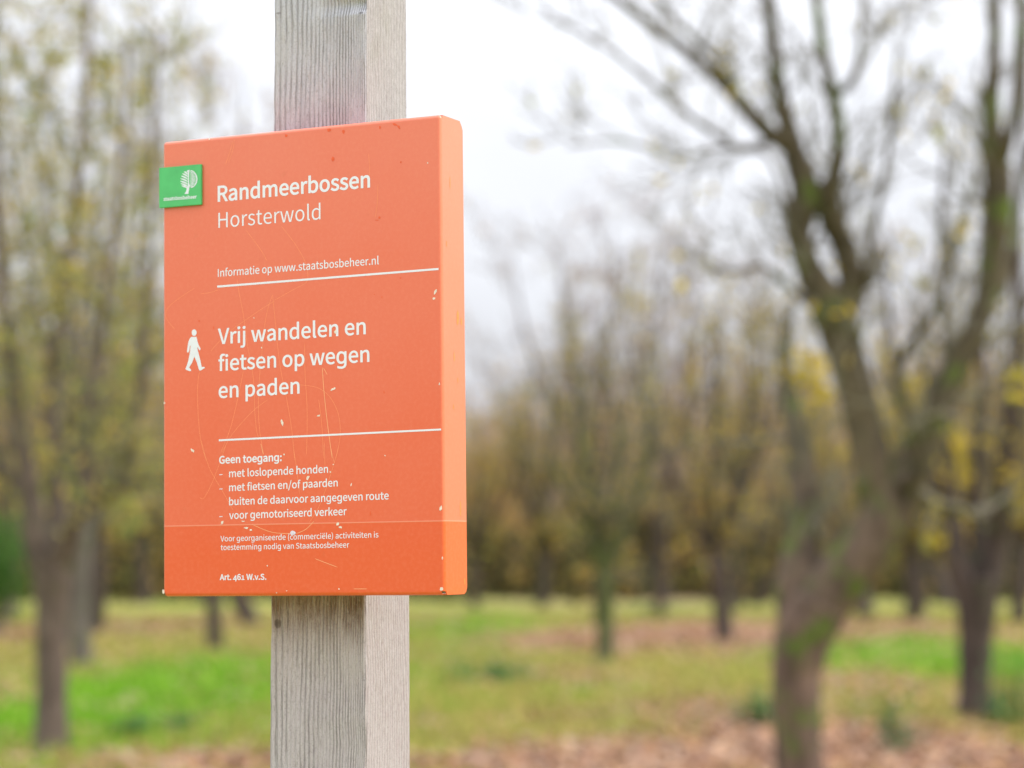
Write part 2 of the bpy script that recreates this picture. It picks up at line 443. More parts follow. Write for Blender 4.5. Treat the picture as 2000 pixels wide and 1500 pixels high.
S_main = SP(wander=0.25, up=0.10, kids=1, spread=0.9, rmin=0.0042, leaf_p=0.05, leaf_s=0.04, mix=0.8)
traced_tree('forked_tree', 'large bare tree with a forked grey-brown trunk and mossy limbs, nearest on the right', 'tree', 13.2,
    [(1562, 1622, 54), (1562, 1540, 50), (1558, 1420, 49), (1556, 1320, 50), (1570, 1240, 58), (1600, 1180, 60)],
    [[(1592, 1195, 56), (1640, 1130, 56), (1692, 1068, 53), (1732, 1005, 48), (1764, 950, 42), (1795, 880, 36), (1828, 795, 31), (1872, 710, 27), (1920, 605, 23), (1944, 490, 23), (1950, 390, 30), (1945, 310, 27), (1936, 220, 18), (1942, 100, 13), (1944, -60, 11)],
     [(1722, 1020, 40, 0.03), (1712, 930, 42, 0.05), (1690, 840, 38, 0.1), (1664, 730, 38, 0.15), (1635, 640, 42, 0.2), (1608, 580, 38, 0.2), (1578, 520, 28, 0.2), (1560, 450, 27, 0.2), (1575, 380, 33, 0.2), (1552, 300, 24, 0.2), (1530, 215, 17, 0.2), (1513, 110, 14, 0.2), (1495, -60, 11, 0.2)],
     [(1640, 640, 30, 0.25), (1662, 560, 27, 0.3), (1650, 490, 25, 0.3), (1622, 420, 27, 0.25), (1622, 370, 20, 0.2), (1639, 300, 15, 0.15), (1630, 200, 14, 0.1), (1607, 100, 11), (1587, -60, 9)],
     [(1550, 290, 18, 0.2), (1500, 258, 17, 0.1), (1455, 210, 15), (1400, 152, 13), (1338, 98, 11, -0.1), (1268, 44, 9, -0.2), (1180, -20, 7, -0.3)],
     [(1570, 1230, 44, 0.05), (1557, 1160, 46, 0.08), (1562, 1080, 37, 0.15), (1570, 980, 30, 0.3), (1564, 880, 26, 0.5), (1543, 780, 20, 0.8), (1536, 690, 12, 1.1), (1545, 600, 8, 1.2)],
     [(1762, 950, 22, -0.1), (1800, 900, 11, -0.2), (1752, 760, 9, -0.3), (1772, 680, 9, -0.3), (1815, 620, 8, -0.4), (1845, 560, 7, -0.5), (1885, 420, 5, -0.5), (1900, 330, 4, -0.5)],
     [(1640, 180, 9, 0.1), (1662, 162, 9), (1678, 120, 7), (1682, 60, 6), (1690, -30, 5)],
     [(1672, 600, 12, 0.3), (1692, 530, 9, 0.2), (1708, 430, 7, 0.1), (1728, 340, 6), (1742, 240, 5), (1750, 120, 4)],
     [(1948, 330, 18), (1968, 280, 13, -0.1), (1982, 200, 11, -0.2), (1990, 90, 10, -0.2), (1998, -60, 8, -0.3)],
     [(1952, 580, 9, 0.1), (1975, 500, 9, 0.2), (1990, 400, 8, 0.3), (2015, 280, 7, 0.3)],
     [(1520, 270, 7, 0.1), (1450, 290, 8), (1400, 262, 7, -0.2), (1345, 225, 6, -0.4), (1270, 160, 5, -0.6), (1180, 90, 4, -0.6), (1060, 20, 3, -0.6)],
     [(1560, 470, 8, 0.1), (1510, 320, 4), (1470, 290, 5), (1400, 290, 5, -0.3), (1330, 305, 4.5, -0.5), (1210, 275, 3.5, -0.6), (1110, 285, 2, -0.7)],
     [(1455, 212, 7), (1400, 120, 7, -0.2), (1330, 50, 6, -0.3), (1250, -40, 5, -0.4)],
     [(1610, 620, 8, .2), (1540, 560, 7, 0), (1490, 520, 6, -.2), (1430, 530, 5, -.3), (1350, 500, 3, -.4)]],
    S_main, BARK_MAIN, TWIG, [LEAF_YEL, LEAF_OLIVE], 3,
    clusters=[(1568, 728, 48, 45, 70, 0.9), (1600, 780, 30, 30, 22, 0.8), (1992, 755, 25, 35, 30, 0), (1835, 255, 11, 18, 5, -0.4), (1885, 438, 14, 18, 6, -0.3), (1800, 560, 10, 12, 3, 0.2), (1790, 480, 20, 20, 4, 0.3)],
    Lt=0.42, lvl=2, every=4)

# --- tree with the slender trunk at the left edge
S_left = SP(wander=0.3, up=0.07, kids=2, spread=0.85, rmin=0.0055, leaf_p=0.68, leaves=2, leaf_s=0.05, mix=0.75)
traced_tree('slender_tree', 'tall tree with slim brown trunk and yellowing upright crown at the left edge', 'tree', 18.5,
    [(100, 1462, 31), (101, 1380, 30), (100, 1290, 30), (102, 1200, 33), (104, 1120, 40), (100, 1080, 44)],
    [[(90, 1110, 34), (70, 1040, 28), (58, 960, 20), (40, 850, 17), (20, 700, 14), (0, 520, 11), (-10, 300, 8), (-20, 60, 5), (-30, -150, 3)],
     [(112, 1110, 32), (130, 1050, 26, -.1), (150, 1000, 22, -.2), (185, 975, 19, -.3), (225, 945, 14, -.4), (262, 860, 11, -.5), (282, 700, 9, -.6), (290, 480, 7, -.6), (300, 240, 5, -.6), (310, 60, 4, -.6)],
     [(100, 1090, 24, .2), (112, 980, 17, .4), (100, 860, 15, .5), (110, 680, 12, .6), (140, 460, 10, .6), (165, 240, 8, .6), (175, 0, 6, .6), (190, -200, 3, .6)],
     [(130, 1050, 14), (170, 900, 11), (190, 720, 9), (215, 520, 8), (240, 300, 6), (250, 80, 4)],
     [(70, 1040, 14, .3), (40, 960, 12, .5), (-20, 860, 10, .6), (-60, 700, 9, .7), (-90, 450, 7, .8), (-110, 200, 5, .8)]],
    S_left, BARK_LEFT, TWIG, [LEAF_LEFT, LEAF_OLIVE], 11, Lt=0.75, lvl=1, every=2,
    clusters=[(110, 110, 30, 25, 25, .5), (200, 140, 40, 28, 30, .4), (30, 125, 30, 18, 14, .4), (160, 405, 28, 28, 18, .4), (215, 605, 26, 38, 22, .2), (270, 180, 30, 30, 26, .3), (60, 230, 30, 60, 26, .4), (120, 560, 40, 60, 40, .3), (250, 760, 30, 60, 36, .1), (40, 700, 40, 70, 40, .4), (180, 860, 50, 60, 50, .3), (285, 900, 30, 60, 36, 0), (60, 960, 40, 50, 36, .4), (250, 1010, 40, 40, 36, .1), (300, 620, 20, 60, 20, .1), (290, 330, 20, 50, 16, .1)])

# --- trunks standing further back
def generic_tree(name, label, cat, base, H, r0, seed, S, bark, twm, leafm, fork=0.28, nl=5, spread=0.35, lean=(0, 0), lvl=1, Lt=None, group=None, every=2):
    rng = random.Random(seed)
    root = empty(name, (base.x, base.y, 0))
    tag(root, label, cat, group)
    b = Vector((base.x, base.y, 0))
    top = b + Vector((lean[0] * H, lean[1] * H, H * fork))
    mid = b.lerp(top, 0.5) + Vector((rng.uniform(-.3, .3) * r0, rng.uniform(-.3, .3) * r0, 0))
    path = curve_pts([(b + Vector((0, 0, -0.1)), r0 * 1.4), (b + Vector((0, 0, 0.12)), r0 * 1.08), (mid, r0 * 0.95), (top, r0 * 0.95)], 4)
    t = MB(); t.tube([p for p, r in path], [r for p, r in path], 10, 0, True, rng, 0.06)
    t.build('trunk', [bark], root)
    tw, lf = MB(), MB()
    for k in range(nl):
        a = 2 * math.pi * (k + rng.uniform(-.3, .3)) / nl
        out = Vector((math.cos(a), math.sin(a), 0)) * H * spread * rng.uniform(0.5, 1.1)
        L = H * (1 - fork) * rng.uniform(0.75, 1.0)
        s = top - Vector((0, 0, H * 0.02 * rng.random()))
        lp = curve_pts([(s - Vector((0, 0, .1)), r0 * .55), (s + out * .35 + Vector((0, 0, L * .28)), r0 * .42), (s + out * .75 + Vector((rng.uniform(-.2, .2), 0, L * .6)), r0 * .28), (s + out + Vector((rng.uniform(-.3, .3), 0, L)), r0 * .07)], 5)
        o = MB(); o.tube([p for p, r in lp], [r for p, r in lp], 6, 0, True, rng, 0.05)
        o.build('limb', [bark], root)
        clothe(tw, lf, lp, rng, S, every, 0.12, Lt or H * 0.16, lvl, 1.1)
    o = tw.build('twigs', [twm], root); tag(o, kind='stuff')
    if lf.f:
        o = lf.build('foliage', leafm, root, False); tag(o, kind='stuff')
    return root

def copy_tree(o, label, group, loc, rz, s):
    c = o.copy(); col.objects.link(c)
    c.location = (loc.x, loc.y, 0); c.rotation_euler = (0, 0, rz); c.scale = (s, s, s)
    c['label'] = label
    if group: c['group'] = group
    for ch in o.children:
        d = ch.copy(); col.objects.link(d); d.parent = c
    return c

S_wil = SP(wander=0.28, up=0.12, kids=2, spread=0.8, rmin=0.010, leaf_p=0.8, leaves=2, leaf_s=0.085, mix=0.6)
S_orch = SP(wander=0.25, up=0.14, kids=3, spread=0.8, rmin=0.010, leaf_p=0.45, leaves=2, leaf_s=0.075, mix=0.55)
S_bare = SP(wander=0.25, up=0.12, kids=2, spread=0.9, rmin=0.007, leaf_p=0.12, leaves=1, leaf_s=0.07, mix=0.4)
gp = ground_at
pale = generic_tree('leaning_tree', 'pale grey trunk standing just behind the slender left tree', 'tree', gp(158, 1300), 9.5, 0.15, 21, S_wil, BARK_PALE, TWIG, [LEAF_OLIVE, LEAF_BROWN], 0.2, 6, 0.16)
generic_tree('shaded_tree', 'dark narrow trunk half hidden right of the pale grey trunk on the left', 'tree', gp(186, 1238), 9.5, 0.17, 22, S_wil, BARK_DARK, TWIG, [LEAF_OLIVE, LEAF_YEL], 0.2, 6, 0.15)
mossy = generic_tree('mossy_tree', 'straight green mossy trunk alone in the clearing right of the sign', 'tree', gp(1180, 1292), 4.6, 0.135, 23, SP(wander=.25, up=.12, kids=2, spread=.8, rmin=.010, leaf_p=.45, leaves=1, leaf_s=.07, mix=.5), BARK_MOSS, TWIG, [LEAF_OLIVE, LEAF_BROWN], 0.27, 7, 0.22)
grey = generic_tree('grey_tree', 'grey leaning trunk between the mossy tree and the large forked tree', 'tree', gp(1415, 1258), 6.0, 0.17, 24, S_orch, BARK_DARK, TWIG, [LEAF_BROWN, LEAF_YEL], 0.25, 6, 0.32, lean=(-0.02, 0))
S_rt = SP(wander=.22, up=.16, kids=2, spread=.7, rmin=.006, leaf_p=.3, leaves=1, leaf_s=.05, mix=.8)
rt = traced_tree('vase_tree', 'dark trunk widening upwards into a fork at the right edge', 'tree', 22.0,
    [(1904, 1406, 32), (1904, 1330, 31), (1906, 1240, 34), (1906, 1170, 44), (1906, 1130, 48)],
    [[(1882, 1150, 26), (1868, 1080, 24), (1858, 980, 18, .2), (1846, 860, 13, .4), (1850, 700, 10, .6), (1838, 500, 7, .7), (1846, 300, 5, .8)],
     [(1930, 1150, 30), (1946, 1060, 27), (1958, 950, 24, -.2), (1975, 820, 19, -.3), (1992, 660, 15, -.4), (1986, 480, 10, -.5), (2000, 250, 7, -.6), (2010, 0, 4, -.6)],
     [(1908, 1140, 26, .2), (1915, 1040, 18, .4), (1905, 930, 14, .5), (1922, 780, 11, .6), (1912, 600, 8, .7), (1925, 380, 6, .8)],
     [(1858, 1000, 12, -.2), (1810, 900, 10, -.4), (1770, 790, 8, -.5), (1740, 640, 6, -.6), (1725, 480, 4, -.6)]],
    S_rt, BARK_DARK, TWIG, [LEAF_YEL, LEAF_OLIVE], 25, Lt=0.8, lvl=1, every=2,
    clusters=[(1862, 900, 42, 70, 90, .3), (1850, 1010, 40, 50, 60, .2), (1826, 1055, 22, 22, 26, 0), (1790, 790, 40, 55, 50, .3), (1965, 900, 30, 60, 50, -.2), (1640, 880, 0, 0, 0, 0), (1990, 980, 20, 50, 30, 0), (1740, 700, 30, 40, 14, 0)])
generic_tree('small_dark_tree', 'small dark trunk with yellow leaves seen between the forked tree and the right edge tree', 'tree', gp(1782, 1212), 6.2, 0.2, 26, SP(wander=.22, up=.05, kids=2, spread=.9, rmin=.008, leaf_p=.7, leaves=2, leaf_s=.1, mix=.55), BARK_DARK, TWIG, [LEAF_YEL, LEAF_OLIVE], 0.22, 6, 0.35)
low = generic_tree('bushy_tree', 'dark tree with a slanting trunk low behind the foot of the sign panel', 'tree', gp(488, 1222), 5.5, 0.22, 27, S_orch, BARK_DARK, TWIG, [LEAF_BROWN, LEAF_OLIVE], 0.2, 6, 0.35, lean=(-0.09, 0))
# more of the same kinds in the rows behind, each at its own place
ROWS = [(grey, 1060, 1186, 'brownish tree in the back row left of the mossy trunk', 1.1), (grey, 925, 1186, 'brownish tree in the back row beside the lower right corner of the sign', 1.0),
        (low, 1690, 1206, 'dark tree seen through the fork of the large tree', 1.0), (low, 1300, 1172, 'brown-leaved tree in the back row between the mossy and the grey trunk', 1.15),
        (mossy, 1262, 1172, 'small upright tree at the wood edge right of the mossy trunk', 1.3), (pale, 20, 1215, 'leafy tree at the far left behind the slender tree', 0.95),
        (grey, 280, 1180, 'brownish tree in the back row left of the sign', 1.3), (low, 1480, 1182, 'dark tree in the back row just left of the large forked tree', 1.1),
        (pale, 1590, 1170, 'tall leafy tree at the wood edge behind the large forked tree', 1.0), (grey, 1990, 1215, 'brownish tree at the far right edge behind the dark forked trunk', 1.2),
        (low, 1850, 1180, 'dark tree at the wood edge left of the right edge trunk', 1.3), (pale, 90, 1190, 'leafy tree directly behind the trunks on the left', 1.25), (low, 640, 1190, 'dark tree at the wood edge hidden behind the wooden post', 1.0), (low, 395, 1178, 'dark tree at the wood edge under the left half of the sign', 1.2)]
rr = random.Random(5)
for (src, px, py, lab, s) in ROWS:
    p = gp(px, py)
    if 540 < px < 790: continue
    copy_tree(src, lab, None, p, rr.uniform(0, 6.28), s)

# bare, finely twigged trees whose tops fade into the sky over the middle of the picture
bare = generic_tree('bare_tree', 'tall bare tree with a reddish haze of twigs over the clearing right of the sign', 'tree', at(1290, 1160, 62), 9.5, 0.13, 41, SP(wander=.3, up=.10, kids=3, spread=.9, rmin=.011, leaf_p=.12, leaves=1, leaf_s=.09, mix=.2), BARK_DARK, TWIG_RED, [LEAF_YEL, LEAF_PINK], 0.3, 7, 0.2)
copy_tree(bare, 'bare twiggy tree with its top in the sky beside the right edge of the sign', None, at(1060, 1160, 78), 1.0, 0.95)
copy_tree(bare, 'bare twiggy tree with its top in the sky just left of the large forked tree', None, at(1440, 1160, 74), 2.4, 1.1)
copy_tree(bare, 'bare twiggy tree rising between the large forked tree and the right edge', None, at(1800, 1160, 66), 4.0, 1.05)
copy_tree(bare, 'bare twiggy tree over the middle of the clearing behind the mossy trunk', None, at(1170, 1160, 55), 0.4, 1.0)
copy_tree(bare, 'bare twiggy tree reaching above the top left corner of the sign', None, at(420, 1160, 40), 5.0, 1.0)

# shrub at the left edge
def shrub(name, label, base, w, h, n, s, mats, seed, twm=TWIG, cat='shrub', dark=0.5):
    rng = random.Random(seed); root = empty(name, (base.x, base.y, 0)); tag(root, label, cat)
    tw, lf = MB(), MB()
    for k in range(14):
        a = rng.uniform(0, 6.28); q = rng.random() * w * .35
        p = Vector((base.x + math.cos(a) * q * .4, base.y + math.sin(a) * q * .4, -0.03))
        e = Vector((base.x + math.cos(a) * w * .45 * rng.random(), base.y + math.sin(a) * w * .45 * rng.random(), h * rng.uniform(.6, 1)))
        tw.tube([p, p.lerp(e, .5) + rand_dir(rng) * .05 * h, e], [0.02 * h, 0.012 * h, 0.004 * h], 4, 0, False)
    for _ in range(n):
        v = rand_dir(rng) * (rng.random() ** 0.45)
        nz = 0.75 + 0.5 * noise.noise(v * 2.2 + Vector((seed, 0, 0)))
        p = Vector((base.x + v.x * w * .5 * nz, base.y + v.y * w * .5 * nz, max(0.02, h * .5 + v.z * h * .5 * nz)))
        leaf(lf, p, s, rng, 0 if rng.random() < dark else 1)
    o = tw.build('stems', [twm], root); tag(o, kind='stuff')
    o = lf.build('foliage', mats, root, False); tag(o, kind='stuff')
    return root
shrub('evergreen_shrub', 'dense dark green shrub at the left edge behind the slender trunk', at(-30, 1210, 46), 2.3, 2.6, 5000, 0.06, [LEAF_GREEN, LEAF_GREEN], 3)
# nettle clumps
def nettles(label, px, py, wpx, hpx, seed, n=260):
    b = gp(px, py); w, h = wpx / FPX * b.y, hpx / FPX * b.y
    rng = random.Random(seed)
    root = empty('nettle_clump', (b.x, b.y, 0)); tag(root, label, 'plant', 'dark green weed clumps')
    st, lf = MB(), MB()
    for k in range(max(16, int(w * 60))):
        x, y = b.x + rng.gauss(0, w * .24), b.y + rng.gauss(0, w * .3)
        hh = h * rng.uniform(.5, 1.1)
        tip = Vector((x + rng.gauss(0, .05), y + rng.gauss(0, .05), hh))
        st.tube([Vector((x, y, -0.02)), tip], [0.005, 0.002], 3, 0, False)
        for j in range(9):
            t = rng.uniform(.15, 1); c = Vector((x, y, 0)).lerp(tip, t); a = rng.uniform(0, 6.28); s = 0.06 * (1.2 - .6 * t)
            d = Vector((math.cos(a), math.sin(a), rng.uniform(-.5, .2))).normalized() * s
            lf.quad(c + d, d, d.cross(Vector((0, 0, 1))).normalized() * s, 0)
    st.build('stems', [LEAF_GREEN], root)['kind'] = 'stuff'
    lf.build('leaves', [NETTLE], root, False)['kind'] = 'stuff'
nettles('dark green weeds left of the foot of the large forked trunk', 1465, 1425, 110, 90, 1)
nettles('dark green weeds right of the foot of the large forked trunk', 1745, 1470, 90, 130, 2)
nettles('tall green weeds at the right edge beside the dark trunk', 1978, 1420, 120, 150, 3)
nettles('low dark green weeds in the grass between the left trunk and the post', 260, 1438, 90, 45, 4)
nettles('low dark green weeds in the grass close to the left side of the post', 355, 1425, 80, 35, 5)
nettles('green weeds in the clearing beyond the mossy trunk', 1280, 1203, 80, 28, 6)
nettles('grey-green weeds in the clearing between the post and the mossy trunk', 965, 1330, 160, 45, 7)

# --- the wood behind the clearing: one mass
def far_wood():
    rs = np.random.RandomState(12)
    V, F, M_ = [], [], []
    Vn = 0
    allv, allm = [], []
    mb = MB(); rng = random.Random(9)
    for k in range(150):
        ang = R(-19 + 38 * (k + rs.rand()) / 150)
        D = rs.uniform(100, 150)
        x, y = D * math.sin(ang), D * math.cos(ang)
        px = 1000 + FPX * math.tan(ang)
        H = 9.5 + 2.5 * noise.noise(Vector((px * 0.004, 3, 0))) + rs.uniform(-1.0, 2.0)
        if px < 350: H += 3
        if 880 < px < 1010: H *= 0.8
        if px > 1250: H += 1.5
        n = 1500
        # crown centres
        cz = H * 0.48; wx = rs.uniform(2.4, 4.2)
        u = rs.normal(0, 1, (n, 3)); u /= np.linalg.norm(u, axis=1)[:, None]
        q = rs.rand(n) ** 0.5
        P = u * q[:, None] * np.array([wx, wx, H * 0.52]) + np.array([x, y, cz])
        P[:, 2] = np.maximum(P[:, 2], 0.1)
        keep = rs.rand(n) < np.clip(1.25 - (P[:, 2] / H) ** 1.6, 0.12, 1)
        P = P[keep]; n = len(P)
        A = rs.normal(0, 1, (n, 3)); A /= np.linalg.norm(A, axis=1)[:, None]
        B = np.cross(A, rs.normal(0, 1, (n, 3))); B /= np.linalg.norm(B, axis=1)[:, None]
        s = rs.uniform(0.09, 0.2, n)[:, None]
        kind = rs.choice(3, p=[0.55, 0.2, 0.25])
        mi = np.where(rs.rand(n) < 0.75, kind, rs.randint(0, 3, n))
        mi = np.where((P[:, 2] > H * .62) & (rs.rand(n) < .6), 2, mi)
        allv.append(np.stack([P - A * s, P - B * s * .6, P + A * s, P + B * s * .6], 1).reshape(-1, 3)); allm.append(mi)
        mb.tube([Vector((x, y, -0.1)), Vector((x + rs.normal(0, .3), y, H * .5)), Vector((x + rs.normal(0, .5), y, H))], [0.16, 0.1, 0.02], 5, 0, False)
        for j in range(60):
            z0 = rs.uniform(0.2, 0.85) * H
            d = Vector((rs.normal(0, .45), rs.normal(0, .5), 1)).normalized()
            L = rs.uniform(1.2, 2.8)
            s0 = Vector((x + rs.normal(0, wx * .6), y + rs.normal(0, wx * .3), z0))
            mb.tube([s0, s0 + d * L], [0.03, 0.01], 3, 0, False)
    # undergrowth
    n = 60000
    an = np.radians(rs.uniform(-19, 19, n)); D = rs.uniform(96, 118, n)
    D = D - 16 * np.array([max(0.0, 0.25 + noise.noise(Vector((q * 55, 2, 7)))) for q in an]) - rs.rand(n) ** 3 * 8
    tall = np.array([1.0 + 1.1 * noise.noise(Vector((q * 80, 8, 1))) for q in an])
    P = np.stack([D * np.sin(an), D * np.cos(an), rs.rand(n) ** 1.6 * 2.7 * np.maximum(tall, 0.25)], 1)
    A = rs.normal(0, 1, (n, 3)); A /= np.linalg.norm(A, axis=1)[:, None]
    B = np.cross(A, rs.normal(0, 1, (n, 3))); B /= np.linalg.norm(B, axis=1)[:, None]
    s = rs.uniform(0.1, 0.22, n)[:, None]
    allv.append(np.stack([P - A * s, P - B * s * .6, P + A * s, P + B * s * .6], 1).reshape(-1, 3)); allm.append(np.where(rs.rand(n) < 0.86, 3, rs.randint(0, 3, n)))
    V = np.concatenate(allv); mi = np.concatenate(allm); nq = len(mi)
    me = bpy.data.meshes.new('wood')
    F = np.arange(nq * 4).reshape(-1, 4)
    me.from_pydata(V.tolist(), [], F.tolist())
    under = leaf_mat('undergrowth', [(0, (0.050, 0.046, 0.024)), (0.6, (0.095, 0.075, 0.036)), (1, (0.060, 0.080, 0.028))], 0.2)
    o = link('distant_wood', me, None, [LEAF_BROWN, LEAF_OLIVE, LEAF_PINK, under]); me.polygons.foreach_set('material_index', mi.tolist())
    tag(o, 'brown and olive autumn wood closing off the far side of the clearing', 'wood', kind='stuff')
    o = mb.build('wood_stems', [TWIG_RED], None); o.parent = bpy.data.objects['distant_wood']; tag(o, kind='stuff')
far_wood()

# ------------------------------------------------------------------ the sign: pose found from its corners
Ry = lambda a: Matrix.Rotation(a, 4, 'Y'); Rz = lambda a: Matrix.Rotation(a, 4, 'Z'); Rx = lambda a: Matrix.Rotation(a, 4, 'X')
SIGN_M = Matrix.Translation((-0.0602, 2.1710, CAM_H - 0.0308)) @ Rz(R(-25.51)) @ Ry(R(-0.58)) @ Rx(R(0.26))
SIGN_I = SIGN_M.inverted()
SW, SH, SD = 0.30, 0.435, 0.045
def on_sign(px, py, y=0.0):
    "where the line of sight through this place meets the plane y of the sign; returns (x, z) on the sign"
    o = SIGN_I @ Vector((0, 0, CAM_H)); d = SIGN_I.to_3x3() @ ray(px, py)
    t = (y - o.y) / d.y
    p = o + d * t
    return p.x, p.z

def fill_mesh(name, loops, y, mats, parent, depth=0.0):
    "flat lettering or emblem: closed outlines on the sign, filled with their holes"
    cu = bpy.data.curves.new(name, 'CURVE'); cu.dimensions = '2D'; cu.fill_mode = 'BOTH' if depth else 'FRONT'
    cu.extrude = depth
    for lp in loops:
        s = cu.splines.new('POLY'); s.points.add(len(lp) - 1)
        for i, (a, b) in enumerate(lp): s.points[i].co = (a * 1000, b * 1000, 0, 1)
        s.use_cyclic_u = True
    tmp = bpy.data.objects.new('tmp', cu); col.objects.link(tmp)
    bpy.context.view_layer.update()
    me = bpy.data.meshes.new_from_object(tmp.evaluated_get(bpy.context.evaluated_depsgraph_get()))
    bpy.data.objects.remove(tmp)
    vs = np.empty(len(me.vertices) * 3); me.vertices.foreach_get('co', vs); vs = vs.reshape(-1, 3) / 1000
    out = np.stack([vs[:, 0], y - vs[:, 2], vs[:, 1]], 1)
    me.vertices.foreach_set('co', out.ravel()); me.name = name
    me.materials.clear()
    return link(name, me, parent, mats)

